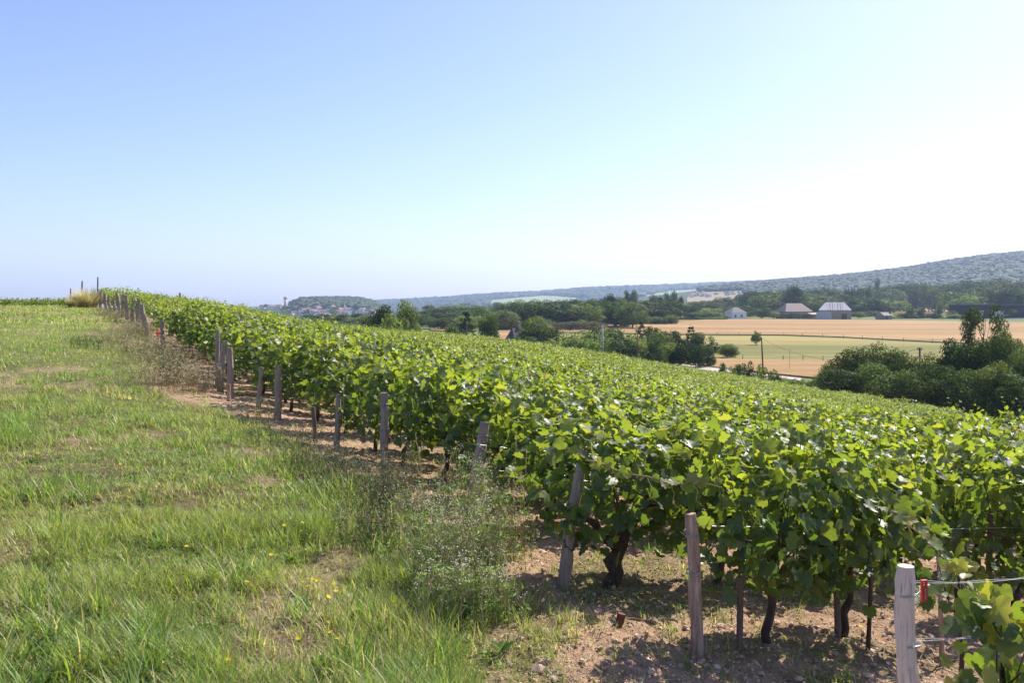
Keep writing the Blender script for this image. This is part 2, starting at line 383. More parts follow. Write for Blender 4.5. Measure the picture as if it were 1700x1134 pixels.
LEAFM=[[mkmesh('vine_leaf',tv,tt,M['vine_leaf'],np.repeat(np.array([cc]),len(tv),0)) for cc in LEAFC] for tv,tt in GL]
def mat4(P,Nn,tip,s):
    z=Vector(Nn).normalized(); y=Vector(tip); y=(y-z*y.dot(z)).normalized(); x=y.cross(z)
    return Matrix(((x.x*s,y.x*s,z.x*s,P[0]),(x.y*s,y.y*s,z.y*s,P[1]),(x.z*s,y.z*s,z.z*s,P[2]),(0,0,0,1)))
NEARV=[];MIDV=[]
def near_variant(seed,n=600,parts=110,**k):
    rg=np.random.default_rng(seed); cl=vine_cloud(rg,n,**k); tot=len(cl[0])
    # the leaves on the outside of the hedge, on the side of the row ends, are single parts
    score=-(cl[0][:,1])*1.2+cl[0][:,2]+rg.random(tot)*.5; idx=np.argsort(-score)[:parts*2]; idx=rg.permutation(idx)[:parts]
    m=np.ones(tot,bool); m[idx]=False
    me=foliage_mesh('foliage',sub(cl,m),GL,rg)
    lv=[]
    for i in idx:
        cc=cl[4][i]; ci=int(np.argmin([abs(cc[1]-q[1])+abs(cc[0]-q[0]) for q in LEAFC]))
        lv.append((LEAFM[int(rg.integers(0,len(GL)))][ci],mat4(cl[0][i],cl[1][i],cl[2][i],float(cl[3][i]))))
    mb=MB()
    for s_,pts in enumerate(cl[5]): mb.tube([tuple(p) for p in pts],[.0045-.0005*t for t in range(len(pts))],4,col=(.2,.2,.06),seed=s_)
    for s_ in range(7): # hanging petioles and canes
        x=rg.uniform(-.5,.5); y=rg.uniform(-.25,.25); mb.tube([(x*.3,0,.5),(x*.7,y*.7,.68),(x,y,.95+rg.uniform(0,.15))],[.006,.005,.003],4,col=(.13,.085,.04))
    sh=mb.mesh('shoots',M['att'],True)
    return (me,lv,sh)
for s in range(6): NEARV.append(near_variant(100+s,zc=.79,hh=.41,hw=.39))
for s in range(5):
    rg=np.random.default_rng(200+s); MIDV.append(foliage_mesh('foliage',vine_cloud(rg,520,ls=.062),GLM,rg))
def trunk_mesh(seed,h=.52,r=.026,arms=True,knob=False):
    rn=random.Random(seed); mb=MB(); P=[];rr=[]; x=y=0
    for k in range(8):
        t=k/7; P.append((x,y,-.1+t*(h+.1))); x+=rn.uniform(-.035,.045); y+=rn.uniform(-.02,.02); rr.append(r*(1.25-.45*t)*(1+rn.uniform(-.15,.15)))
    mb.tube(P,rr,8,rough=.16,seed=seed)
    if arms:
        for s in (-1,1):
            mb.tube([P[-2],(P[-1][0]+s*.1,P[-1][1],h+.02),(s*.28,rn.uniform(-.05,.05),h+.08),(s*.48,rn.uniform(-.05,.05),h+.1)],[r*.7,r*.6,r*.4,r*.25],6,rough=.15,seed=seed+s)
    if knob: mb.tube([(P[3][0]-.05,0,P[3][2]-.02),(P[3][0],0,P[3][2]+.02)],[.022,.03],7,rough=.2,seed=3)
    return mb.mesh('trunk',M['bark'],True)
TR=[trunk_mesh(300+s) for s in range(5)]
RZ=math.atan2(VY,VX)
ROWU=[0,1.15,2.62,3.7,4.78,5.75,6.72,8.1,9.55,10.75,11.94,13.0,14.1,15.3,16.5,17.7,18.9,20.1,21.2,22.3,23.6,24.9]
while ROWU[-1]<62: ROWU.append(ROWU[-1]+1.22)
vines=[]
rv=np.random.default_rng(5)
def d_skip(x,y,ri,k): return k>2 and rv.random()<.035
for ri,u in enumerate(ROWU):
    v=.28+ (0 if ri<2 else rv.uniform(.25,.5)); k=0
    if ri==0: vs=[.52,1.18,2.95]
    if ri==0:
        vs=vs+list(np.arange(3.9,9,.95))
    else: vs=list(np.arange(v,95,.97))
    for v in vs:
        k+=1
        vv=v+rv.normal(0,.04) if k>2 else v
        x,y=uv2xy(u,vv)
        t=x/y
        if t>.70 or not bool(in_plot(x,y)): continue
        if ri>1 and d_skip(x,y,ri,k): continue
        vines.append((math.hypot(x,y),x,y,u,vv,ri,k))
vines.sort()
print('vines',len(vines))
ROWNAME=['front row, beginning at the reddish end post','second row, beginning at the leaning grey post','third row, beginning at the tilted weathered post','fourth row, inside the third and fifth end posts','fifth row, beginning at the straight wire-bound post','sixth row beyond the straight wire-bound post','seventh row, beginning at the pair of mid-slope posts','eighth row, past the pair of mid-slope posts','ninth row, beginning at the stout upright post','tenth row past the stout upright post']
ORD=['first','second','third','fourth','fifth','sixth','seventh','eighth','ninth','tenth','eleventh','twelfth','thirteenth','fourteenth','fifteenth']
def slope_rot(x,y):
    x2,y2=x+VX,y+VY; return math.atan(float(zg(x,y)-zg(x2,y2)))
nleaf=0
def nth(n): return '%d%s'%(n,'th' if 10<=n%100<=20 else {1:'st',2:'nd',3:'rd'}.get(n%10,'th'))
for n_,(d,x,y,u,v,ri,k) in enumerate(vines[:300]):
    z=float(zg(x,y)); big=rv.uniform(.86,1.06)+.42*(float(fbm(x*.5,y*.5,500,2))-.47)
    grp='grapevines in rows on the slope'
    if k<=15 and ri<len(ROWNAME): lab='%s leafy grapevine of the %s'%(ORD[k-1],ROWNAME[ri])
    else: lab='leafy grapevine, %s plant along the %s vine row counted from the camera'%(nth(k),nth(ri+1))
    e=empty('grapevine',(x,y,z),0,lab,'grapevine',grp); e.rotation_euler=(0,slope_rot(x,y),RZ+(math.pi if (ri>4 and rv.random()<.5) else 0))
    if e.rotation_euler.z>2: e.rotation_euler.y*=-1
    e.scale=(1,1,big*(.95 if ri<2 else 1))
    if ri==0 and k<=2: e.scale.x=.74
    if ri==1 and k==1: pass
    else: ob('trunk',TR[n_%5],e)
    if d<14:
        me,lv,sh=NEARV[n_%6] ; ob('foliage',me,e,kind='stuff'); ob('shoots',sh,e,kind='stuff')
        take=lv if d<9.5 else lv[:45]
        for lm,mx in take:
            o=ob('leaf',lm,e); o.matrix_local=mx; nleaf+=1
    else: ob('foliage',MIDV[n_%5],e,kind='stuff')
    if ri==1 and k==1:
        mb=MB()
        mb.tube([(-.02,0,-.08),(-.01,0,.02),(.03,0,.10),(-.02,.01,.18),(.02,0,.26),(.01,0,.33)],[.06,.062,.052,.06,.045,.05],10,rough=.14,seed=4)
        mb.tube([(.0,0,.30),(-.09,-.02,.35),(-.17,-.03,.37),(-.22,-.03,.45),(-.30,0,.50)],[.045,.04,.036,.03,.02],8,rough=.15,seed=5)
        mb.tube([(.02,0,.28),(.06,.01,.40),(.06,.02,.52),(.2,.02,.6),(.4,.02,.64)],[.05,.04,.036,.028,.02],8,rough=.15,seed=6)
        mb.tube([(.0,0,.16),(-.05,-.02,.20)],[.03,.026],8,rough=.2,seed=7)
        mb.build('trunk',M['bark'],e,smooth=True)
print('leaf parts',nleaf)
# the rest of the vineyard: one mass of leaves
rest=vines[300:]; rg=np.random.default_rng(9)
tm=[vine_cloud(rg,200,upper=True,ls=.094,shoots=8) for _ in range(8)]
VV=[];TT=[];CC=[];b=0
cz,sz_=math.cos(RZ),math.sin(RZ)
for (d,x,y,u,v,ri,k) in rest:
    P,Nn,tip,s_,col,_=tm[int(rg.integers(0,8))]
    nn=int(len(P)*np.clip(62/d,.72,1)) ; idx=rg.permutation(len(P))[:nn]
    P=P[idx]*np.array([1,1,rg.uniform(.80,1.0)+.45*(float(fbm(x*.4,y*.4,500,2))-.47)]);Nn=Nn[idx];tip=tip[idx]
    if rg.random()<.5: P=P*np.array([-1,-1,1]);Nn=Nn*np.array([-1,-1,1]);tip=tip*np.array([-1,-1,1])
    rot=lambda A: np.c_[A[:,0]*cz-A[:,1]*sz_,A[:,0]*sz_+A[:,1]*cz,A[:,2]]
    W=rot(P); W[:,0]+=x; W[:,1]+=y; W[:,2]+=zg(W[:,0],W[:,1])
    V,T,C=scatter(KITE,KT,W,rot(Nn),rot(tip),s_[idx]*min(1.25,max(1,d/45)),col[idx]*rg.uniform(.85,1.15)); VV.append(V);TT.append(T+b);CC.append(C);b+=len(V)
ob('vineyard_rows',mkmesh('vineyard_rows',np.concatenate(VV),np.concatenate(TT),M['vine_leaf'],np.concatenate(CC)),kind='stuff')
bpy.data.objects['vineyard_rows']['label']='farther rows of leafy grapevines merging on the hillside'; bpy.data.objects['vineyard_rows']['category']='vineyard'
print('far tris',b//2)
# ---------------- posts, stakes, wires ----------------
def post_mb(h,r,lean=(0,0),seed=0,square=False,n=10):
    mb=MB(); rn=random.Random(seed); P=[];rr=[]; K=14; kn=rn.uniform(.25,.7)
    for k in range(K+1):
        t=k/K; wob=(math.sin(t*4+seed)*.30+math.sin(t*11+seed*2)*.10)*r
        P.append((lean[0]*t+wob,lean[1]*t,-.12+t*(h+.12))); rr.append(r*(1.10-.16*t+.12*math.exp(-((t-kn)/.05)**2)-(.10 if k==K else 0)))
    mb.tube(P,rr,n,rough=.11,seed=seed,squash=.9)
    if n>8: mb.tube([(P[5][0]+r*.9,-r*.2,P[5][2]),(P[5][0]+r*1.25,-r*.25,P[5][2]+.01)],[r*.22,r*.14],6,rough=.2,seed=seed)
    return mb
def wirewrap(e,z,r,lean,h,seed,turns=2):
    mb=MB(); t0=z/h
    for q in range(turns):
        P=[(lean[0]*t0+math.cos(a)*(r*1.12),lean[1]*t0+math.sin(a)*(r*1.12),z+q*.006+math.sin(a+seed)*.012) for a in np.linspace(0,2*math.pi,13)]
        mb.tube(P,.0022,4,cap=False)
    return mb.build('wire_wrap',M['wire'],e,smooth=True)
def post(px,d,pxt,pyt,r,mat,label,group='wooden end posts of the vine rows',wraps=0,name='vine_post',seed=None,cat='post'):
    x=xat(px,d); z=float(zg(x,d)); h=hfor(pyt,d,x); lean=(xat(pxt,d)-x,0)
    e=empty(name,(x,d,z),0,label,cat,group); s=int(px*7+d*13) if seed is None else seed
    post_mb(h,r,lean,s).build('wood_shaft',M[mat],e,smooth=False)
    for k in range(wraps): wirewrap(e,h*(.86-.27*k),r,lean,h,s+k)
    return e,h,lean
p1,h1,l1=post(1516,3.6,1505,940,.043,'pale_wood','pale thick end post closest to the camera, bound with wire, at lower right',wraps=3)
post(1157,4.6,1147,853,.034,'pink_wood','reddish weathered end post with peeled bark in front of the vines',wraps=2,seed=12)
post(930,5.5,969,748,.037,'grey_wood','leaning grey end post beside the gnarled vine trunk',wraps=1)
post(780,7.0,804,701,.046,'grey_wood','tilted weathered end post rising out of the white-flowered weeds',wraps=1)
post(643,8.8,637,652,.043,'grey_wood','straight upright grey end post wound with wire, tall weeds at its foot',wraps=2)
post(556,10.5,564,655,.036,'grey_wood','slightly leaning post, nearer of the pair by the dark vine trunks',wraps=0)
post(523,10.9,521,676,.028,'stake_wood','thin brown post just left of the slightly leaning one, half under leaves')
post(463,13.0,460,608,.055,'grey_wood','stout upright post with worn top standing on straw-coloured soil')
post(429,13.9,434,610,.038,'grey_wood','narrow post beside the stout upright one, top hidden by leaves')
post(386,14.8,380,577,.055,'grey_wood','right-hand stout post of the cluster of three on bare soil')
post(367,15.9,371,566,.055,'grey_wood','leaning middle post of the cluster of three')
post(362,16.6,361,548,.045,'grey_wood','tallest, leftmost post of the cluster of three')
post(272,24,267,530,.055,'grey_wood','lone post next to the red poppy')
i=0
for px,d,pxt,pyt,lb in [(243,27,240,521,'lowest of the posts bunched at the bend of the plot edge'),(239,29,237,505,'taller of the posts bunched at the bend'),(229,32,231,497,'upright post left of the bunch at the bend'),(221,34,222,495,'second upright post left of the bunch'),(214,36,208,490,'post with clearly tilted shaft on the upper slope'),(204,38,204,489,'straight post beside the tilted upper one'),(199,40,194,486,'pale leaning post on the upper slope'),(190,42,189,496,'short dark post on the upper slope'),(183,44,181,494,'short post near the crest of the plot'),(177,46,174,487,'leaning post near the crest of the plot'),(168,50,167,484,'last wooden post right of the straw tuft')]:
    post(px,d,pxt,pyt,.085,'grey_wood',lb,seed=i); i+=1
for px,pyt,lb in [(162,460,'tallest thin stake against the sky at the crest, right of the straw tuft'),(136,466,'thin stake against the sky just left of the straw tuft'),(117,479,'shortest thin stake against the sky, left end of the crest')]:
    x=xat(px,53); z=float(zg(x,53)); e=empty('stake',(x,53,z),0,lb,'stake','thin stakes on the crest'); post_mb(hfor(pyt,53,x),.045,(0,0),px,n=6).build('wood_shaft',M['stake_wood'],e)
def canopy_stake(px,pyt,h,lb,r=.03,d0=6):
    t=(px-CX)/F; d=d0; h=hfor(pyt,d,t*d); print('stake',px,d,round(h,2))
    e=empty('stake',(t*d,d,float(zg(t*d,d))),0,lb,'stake','stakes standing up out of the vine canopy'); post_mb(h,r,(.02,0),px,n=7).build('wood_shaft',M['grey_wood'],e)
canopy_stake(625,581,1.38,'grey stake sticking out of the leaves left of the picture centre',.05,17)
canopy_stake(999,684,1.27,'stake top showing between leaves above the leaning end post',.035,9)
canopy_stake(819,590,1.3,'small stake top low on the far canopy, below the dark house',.05,38)
canopy_stake(978,614,1.3,'small stake top on the canopy left of the pale track',.045,32)
canopy_stake(298,486,1.6,'thin stake against the sky on the skyline of the vines',.05,42)
# low stakes beside the vine trunks of the front row
def low_stake(px,d,h,r,lb,mat='stake_wood',lean=0):
    x=xat(px,d); e=empty('stake',(x,d,float(zg(x,d))),0,lb,'stake','low stakes supporting single vines'); post_mb(h,r,(lean,0),int(px),n=6).build('wood_shaft',M[mat],e); return e
low_stake(1225,4.72,.62,.017,'dark stake under the first bushy vine, right of the reddish post',lean=.02)
low_stake(1391,5.15,.66,.019,'stake with pale left face under the second bushy vine')
low_stake(1564,4.85,.62,.014,'thin pinkish stake behind the pale wire-bound post','pink_wood',-.02)
low_stake(1643,6.15,.75,.022,'dark stake under the vine at the right edge')
mb=MB(); x=xat(1022,4.85); mb.tube([(0,0,-.05),(.035,.01,.085)],[.026,.024],10,rough=.05); o=mb.build('pipe_stub',M['rust'],None,(x,4.85,float(zg(x,4.85)))); tag(o,'short rusty brown stub sticking up out of the bare soil','stub')
mb=MB(); x=xat(316,17); mb.tube([(0,0,-.05),(0,.01,.14)],[.05,.045],8,rough=.1); o=mb.build('post_stump',M['pink_wood'],None,(x,17,float(zg(x,17)))); tag(o,'small reddish cut-off stump on bare soil left of the three posts','stump')
mb=MB(); x=xat(380,14.3); mb.tube([(0,0,-.05),(0,.01,.28)],[.035,.03],8,rough=.1); o=mb.build('post_stump',M['pink_wood'],None,(x,14.3,float(zg(x,14.3)))); tag(o,'short stump leaning at the foot of the right-hand stout post','stump')
# red plastic wire tensioner hanging by the first post
e=empty('wire_tensioner',(xat(1534,3.62),3.62,CZ-(972-CY)/F*3.62),.2,'red plastic tensioner hanging on the wire beside the pale post','tensioner')
mb=MB(); mb.box((0,0,-.035),(.026,.012,.07)); mb.box((-.010,0,.008),(.006,.012,.016)); mb.box((.010,0,.008),(.006,.012,.016)); mb.box((0,0,.019),(.026,.012,.006)); mb.build('tensioner_body',M['red_plastic'],e)
mb=MB(); mb.tube([(0,-.008,-.06),(0,-.008,-.012)],.003,5); mb.build('slot_pin',M['wire'],e)
# trellis wires
def wire_run(u,v0,v1,hs,lb,sag=.02):
    x,y=uv2xy(u,v0); e=empty('trellis_wire',(x,y,float(zg(x,y))),0,lb,'wire','trellis wires of the front rows')
    for h in hs:
        P=[]
        for v in np.arange(v0,v1,.5):
            a,b=uv2xy(u,v); P.append((a-x,b-y,float(zg(a,b))-float(zg(x,y))+h-sag*math.sin(v*2.1+h*5)**2))
        mb=MB(); mb.tube(P,.0018,4,cap=False); mb.build('wire_strand',M['wire'],e,smooth=True)
mb=MB(); x0=xat(1512,3.6)
for pyl,q in ((968,0),(1065,1)):
    z0=CZ-(pyl-CY)/F*3.6; P=[(x0+VX*s,3.6+VY*s,z0-.135*s-.01*math.sin(s*4)) for s in np.arange(-.02,4,.15)]; mb.tube(P,.0012,4,cap=False)
    P2=[(p[0],p[1]+.004,p[2]+.004*math.sin(k*2.2)+.005) for k,p in enumerate(P)]; mb.tube(P2,.001,4,cap=False)
o=mb.build('trellis_wire',M['wire'],smooth=True); tag(o,'twisted pair of wires running right from the pale wire-bound post','wire')
for u,lb in ((0,'wires of the front row behind the reddish post'),(1.15,'wires running from the leaning grey post'),(2.62,'wires running from the tilted weathered post'),(4.78,'wires running from the straight wire-bound post'),(9.55,'wires running from the stout upright post'),(11.94,'wires running from the cluster of three posts')):
    wire_run(u,-.05,13,(.50,.70),lb)
# weak trailing vine of the nearest row, lower right corner
rg=np.random.default_rng(77)
def small_vine(px,d,z0,n,sx,sz,lb,cat='grapevine',ls=.062,yel=.2):
    x=xat(px,d); z=float(zg(x,d)); e=empty('grapevine',(x,d,z),0,lb,cat)
    mb=MB(); mb.tube([(0,0,-.05),(.02,0,z0*.5),(-.01,0,z0)],[.014,.012,.008],6,rough=.1)
    for q in range(6):
        a=rg.uniform(-1,1); mb.tube([(0,0,z0*.8),(a*sx*.4,rg.uniform(-.05,.05),z0+rg.uniform(-.5,.6)*sz),(a*sx,rg.uniform(-.1,.1),z0+rg.uniform(-.9,.9)*sz)],[.006,.004,.002],4)
    mb.build('stem',M['bark'],e,smooth=True)
    for q in range(n):
        P=np.array([rg.uniform(-1,1)*sx,rg.uniform(-.12,.12),z0+rg.uniform(-1,1)*sz]); ci=int(rg.choice([0,1,2,3],p=[.3,.3,.4-yel,yel]))
        o=ob('leaf',LEAFM[int(rg.integers(0,7))][ci],e); o.matrix_local=mat4(P,np.array([rg.normal(0,.5),-.6,.5])+rg.normal(0,.35,3),np.array([rg.normal(0,.5),-.3,-.8]),ls*rg.uniform(.6,1.25))
    return e
small_vine(1668,3.45,.50,85,.20,.27,'low trailing vine with few big leaves at the lower right corner')
small_vine(1590,3.95,.66,26,.13,.16,'sparse yellow-green vine shoots right of the pale post',ls=.05,yel=.3)
small_vine(1440,4.9,.80,30,.2,.2,'young yellowish shoots over the second bushy vine',ls=.05)
# long arching shoot with tendrils between leaning and reddish posts
def arch(px0,py0,px1,py1,d,n,lb,lift=.06,leaves=True):
    e=empty('vine_shoot',(xat(px0,d),d,CZ-(py0-CY)/F*d),0,lb,'vine shoot'); dx=xat(px1,d)-xat(px0,d); dz=-(py1-py0)/F*d
    f=lambda t:(dx*t,-.12*t+.03*math.sin(t*9),dz*t+lift*math.sin(t*math.pi)+.01*math.sin(t*17))
    mb=MB(); mb.tube([f(t) for t in np.linspace(0,1,14)],[.005-.0025*t for t in np.linspace(0,1,14)],5,col=(.34,.24,.10)); mb.build('cane',M['att'],e,smooth=True)
    mb=MB()
    for t in (.2,.45,.62,.8):
        p=f(t); mb.tube([(p[0],p[1],p[2]),(p[0]+.02,p[1]-.02,p[2]-.05),(p[0]+.01,p[1]-.02,p[2]-.10),(p[0]+.05,p[1]-.03,p[2]-.13)],[.002,.0018,.0015,.001],4,col=(.38,.3,.12))
    mb.build('tendril',M['att'],e,smooth=True)
    if leaves:
        for k in range(n):
            t=(k+.5)/n; p=f(t); o=ob('leaf',LEAFM[k%7][3 if k%3 else 2],e); s=.05*rg.uniform(.6,1.15)
            o.matrix_local=mat4((p[0]+rg.uniform(-.02,.02),p[1]-.01,p[2]+rg.uniform(-.02,.035)),(rg.normal(0,.4),-.5+rg.normal(0,.2),.7),(rg.normal(0,.6),-.4,-.5),s)
arch(972,765,1190,800,4.75,13,'long arching shoot with yellow-green leaves and curly tendrils above the gnarled trunk',-.03)
arch(1480,850,1600,985,3.9,7,'bare reddish cane with withered leaves reaching over the pale post',.05)
arch(870,800,835,790,6.2,5,'small bright shoot low beside the white-flowered weeds',.08)
# ---------------- soil clods and stones ----------------
def rock_mesh(seed):
    rn=random.Random(seed); t=(1+5**.5)/2
    V=[(-1,t,0),(1,t,0),(-1,-t,0),(1,-t,0),(0,-1,t),(0,1,t),(0,-1,-t),(0,1,-t),(t,0,-1),(t,0,1),(-t,0,-1),(-t,0,1)]
    Fc=[(0,11,5),(0,5,1),(0,1,7),(0,7,10),(0,10,11),(1,5,9),(5,11,4),(11,10,2),(10,7,6),(7,1,8),(3,9,4),(3,4,2),(3,2,6),(3,6,8),(3,8,9),(4,9,5),(2,4,11),(6,2,10),(8,6,7),(9,8,1)]
    s=[rn.uniform(.7,1.2),rn.uniform(.6,1.1),rn.uniform(.4,.8)]
    V=[tuple(q*s[i]/1.9*rn.uniform(.78,1.22) for i,q in enumerate(v)) for v in V]; return np.array(V),np.array(Fc)
ROCK=[rock_mesh(k) for k in range(8)]
rg=np.random.default_rng(31)
RMES=[mkmesh('clod',v,f,M['clod'],np.repeat(np.array([[.60,.43,.30]])*(0.75+.07*k),12,0),smooth=False) for k,(v,f) in enumerate(ROCK)]
k=0
while k<110:
    t=rg.uniform(.0,.62); d=3.6+5.5*rg.random()**1.4; x=t*d
    if soil_amt(x,d)<.8: continue
    o=ob('clod',RMES[k%8],ground); s=rg.uniform(.016,.032)*(1.6 if k<6 else 1); o.location=(x,d,float(zn(x,d))+s*.25); o.scale=(s,s,s*.8); o.rotation_euler=(rg.uniform(-.4,.4),rg.uniform(-.4,.4),rg.uniform(0,6)); k+=1
VV=[];TT=[];CC=[];b=0
t=rg.uniform(-.35,.64,26000); d=3.3+12*rg.random(26000)**1.7; x=t*d; m=(soil_amt(x,d)>rg.uniform(.3,.9,26000)); x=x[m];d=d[m]; z=zn(x,d); s=np.clip(rg.lognormal(-5.15,.5,len(x)),.003,.022)*(1+d*.03)
pk=rg.integers(0,8,len(x))
for q in range(8):
    mm=pk==q; tv,tf=ROCK[q]; n=mm.sum()
    V,T,C=scatter(tv,tf,np.c_[x,d,z+s*.2][mm],np.c_[rg.normal(0,.5,n),rg.normal(0,.5,n),np.ones(n)],rg.normal(0,1,(n,3)),s[mm],np.array([.58,.40,.27])*rg.uniform(.6,1.25,(n,1))*np.array([1,1,1])); VV.append(V);TT.append(T+b);CC.append(C);b+=len(V)
ob('soil_crumbs',mkmesh('soil_crumbs',np.concatenate(VV),np.concatenate(TT),M['clod'],np.concatenate(CC),smooth=False),kind='stuff')
# pruned twigs and straw on the soil
mb=MB(); rg=np.random.default_rng(53); n=0
while n<170:
    t=rg.uniform(.0,.62); d=3.5+5*rg.random(); x=t*d
    if soil_amt(x,d)<.7: continue
    a=rg.uniform(0,3.14); l=rg.uniform(.05,.22); z=float(zn(x,d)); x2=x+math.cos(a)*l; y2=d+math.sin(a)*l; xm=(x+x2)/2+rg.normal(0,.01); ym=(d+y2)/2
    mb.tube([(x,d,z+.012),(xm,ym,float(zn(xm,ym))+.022),(x2,y2,float(zn(x2,y2))+.012)],[.0022,.002,.0012],4,col=np.array([.30,.20,.14])*rg.uniform(.5,1.7)); n+=1
mb.build('pruned_twigs',M['att'])['kind']='stuff'
# ---------------- grass ----------------
B3=np.array([(-.5,0,0),(.5,0,0),(-.38,.5,.10),(.38,.5,.10),(0,1,.38)],float); B3T=np.array([(0,1,3),(0,3,2),(2,3,4)])
B1=np.array([(-.5,0,0),(.5,0,0),(0,1,.3)],float); B1T=np.array([(0,1,2)])
def grass_patch(name,n,region,hmul,wid,tmpl,seed,clump=9,straw=.11):
    rg=np.random.default_rng(seed); x,y=region(rg,n//clump)
    u,v=uv(x,y)
    s=soil_amt(x,y); bare=bare_amt(x,y); keep=rg.random(len(x))<(1-s*.93)*(1-bare*.72)
    # green patches between the rows
    keep|=(s>.5)&(fbm(x*1.6,y*1.6,44)>.56)&(rg.random(len(x))<.30)
    x=x[keep];y=y[keep]; u,v=uv(x,y); lum=fbm(x*1.3,y*1.3,70); l2=fbm(x*3.1,y*2.7,90)
    h0=(.045+.10*S(.35,.75,lum)+.06*S(.5,.8,l2)); edge=np.exp(-((v+.9)/.7)**2)*.5*S(16,2,u); h0=h0*(1+edge)*hmul*rg.uniform(.7,1.3,len(x))
    h0=np.where(soil_amt(x,y)>.5,h0*.6,h0)
    k=len(x); rep=np.repeat(np.arange(k),clump); m=len(rep)
    sp=.028*(1+ (wid/.004-1)*.4)
    X=x[rep]+rg.normal(0,sp,m); Y=y[rep]+rg.normal(0,sp,m); Z=zn(X,Y)
    az=rg.uniform(0,2*math.pi,m); lean=np.abs(rg.normal(.35,.42,m))
    up=np.c_[np.cos(az)*np.sin(lean),np.sin(az)*np.sin(lean),np.cos(lean)]
    nn=np.c_[np.cos(az)*np.cos(lean),np.sin(az)*np.cos(lean),-np.sin(lean)]
    h=h0[rep]*rg.uniform(.5,1.25,m); w_=wid*rg.uniform(.5,1.5,m)*np.where(rg.random(m)<.12,1.8,1)
    hue=np.clip(fbm(X*.8,Y*.8,120)[:,None]*1.6-.3,0,1); gA=np.array([.165,.265,.048]); gB=np.array([.29,.325,.085]); c=gA*(1-hue)+gB*hue
    dryp=straw+.28*S(.45,.7,fbm(X*1.2,Y*1.1,150))+.25*bare_amt(X,Y)+.35*np.exp(-((uv(X,Y)[1]+.6)/.8)**2)*S(6,14,uv(X,Y)[0])
    st=rg.random(m)<dryp; c=np.where(st[:,None],np.array([.58,.48,.29])*rg.uniform(.5,1.15,(m,1)),c*rg.uniform(.7,1.3,(m,1)))
    h=np.where(st,h*.8,h)
    V,T,C=scatter(tmpl[0],tmpl[1],np.c_[X,Y,Z-.004],nn,up,np.c_[w_,h,h],c)
    o=ob(name,mkmesh(name,V,T,M['grass'],C,smooth=True),kind='stuff'); o['label']='sunlit grass of the bank'; print(name,len(T)); return o
def reg(d0,d1,t0,t1,pw=1.0):
    def f(rg,n):
        d=np.sqrt(rg.uniform(d0*d0,d1*d1,n)) if pw==1 else d0+(d1-d0)*rg.random(n)**pw
        t=rg.uniform(t0,t1,n); return t*d,d
    return f
grass_patch('grass',130000,reg(2.9,6.5,-.66,.40),1.0,.0042,(B3,B3T),1)
grass_patch('grass',120000,reg(6.5,13,-.64,.45),1.0,.0065,(B3,B3T),2)
grass_patch('grass',110000,reg(13,30,-.64,.3),1.0,.013,(B1,B1T),3,straw=.2)
grass_patch('grass',90000,reg(30,72,-.64,-.25),1.15,.035,(B1,B1T),4,straw=.22)
# coarse tufts of long broad blades
rg=np.random.default_rng(47); nt_=330; t=rg.uniform(-.62,.40,nt_); d=2.9+13*rg.random(nt_)**1.3; x=t*d
t2=np.r_[rg.uniform(-.18,.0,26),rg.uniform(-.62,-.40,34)]; d2=np.r_[rg.uniform(3.0,4.1,26),rg.uniform(3.0,4.6,34)]; x=np.r_[x,t2*d2]; d=np.r_[d,d2]
m=(soil_amt(x,d)<.35)&(fbm(x*1.1,d*1.1,411)>.40); x=x[m];d=d[m]; big=rg.uniform(.6,1.25,len(x)); nb=46; rep=np.repeat(np.arange(len(x)),nb); m_=len(rep)
X=x[rep]+rg.normal(0,.035,m_)*big[rep]; Y=d[rep]+rg.normal(0,.035,m_)*big[rep]; az=rg.uniform(0,6.28,m_); ln=np.abs(rg.normal(.3,.38,m_)); up=np.c_[np.cos(az)*np.sin(ln),np.sin(az)*np.sin(ln),np.cos(ln)]; nn=np.c_[np.cos(az)*np.cos(ln),np.sin(az)*np.cos(ln),-np.sin(ln)]
h=.20*big[rep]*rg.uniform(.4,1.2,m_); tone=rg.random(len(x))[rep][:,None]; cc=np.array([.13,.24,.045])*(1-tone)+np.array([.25,.31,.07])*tone; st=rg.random(m_)<.13; cc=np.where(st[:,None],np.array([.6,.5,.3]),cc)*rg.uniform(.65,1.25,(m_,1))
V,T,C=scatter(B3*np.array([1,1,1.25]),B3T,np.c_[X,Y,zn(X,Y)-.004],nn,up,np.c_[rg.uniform(.004,.009,m_),h,h],cc); ob('grass_tufts',mkmesh('grass_tufts',V,T,M['grass'],C),kind='stuff')
# low clover-like leaves between the blades
rg=np.random.default_rng(43); n=90000; t=rg.uniform(-.65,.42,n); d=2.9+15*rg.random(n)**1.7; x=t*d; dn=fbm(x*1.7,d*1.7,311); m=(rg.random(n)<S(.42,.62,dn)*(1-.9*soil_amt(x,d))*(1-.5*bare_amt(x,d))); x=x[m];d=d[m];n=len(x)
s_=rg.uniform(.006,.016,n)*(1+.06*d); V,T,C=scatter(KITE,KT,np.c_[x,d,zn(x,d)+rg.uniform(.005,.06,n)],rg.normal(0,.45,(n,3))+np.array([0,0,1]),rg.normal(0,1,(n,3)),s_,np.array([.12,.20,.04])*rg.uniform(.6,1.5,(n,1)))
ob('ground_herbs',mkmesh('ground_herbs',V,T,M['grass'],C),kind='stuff')
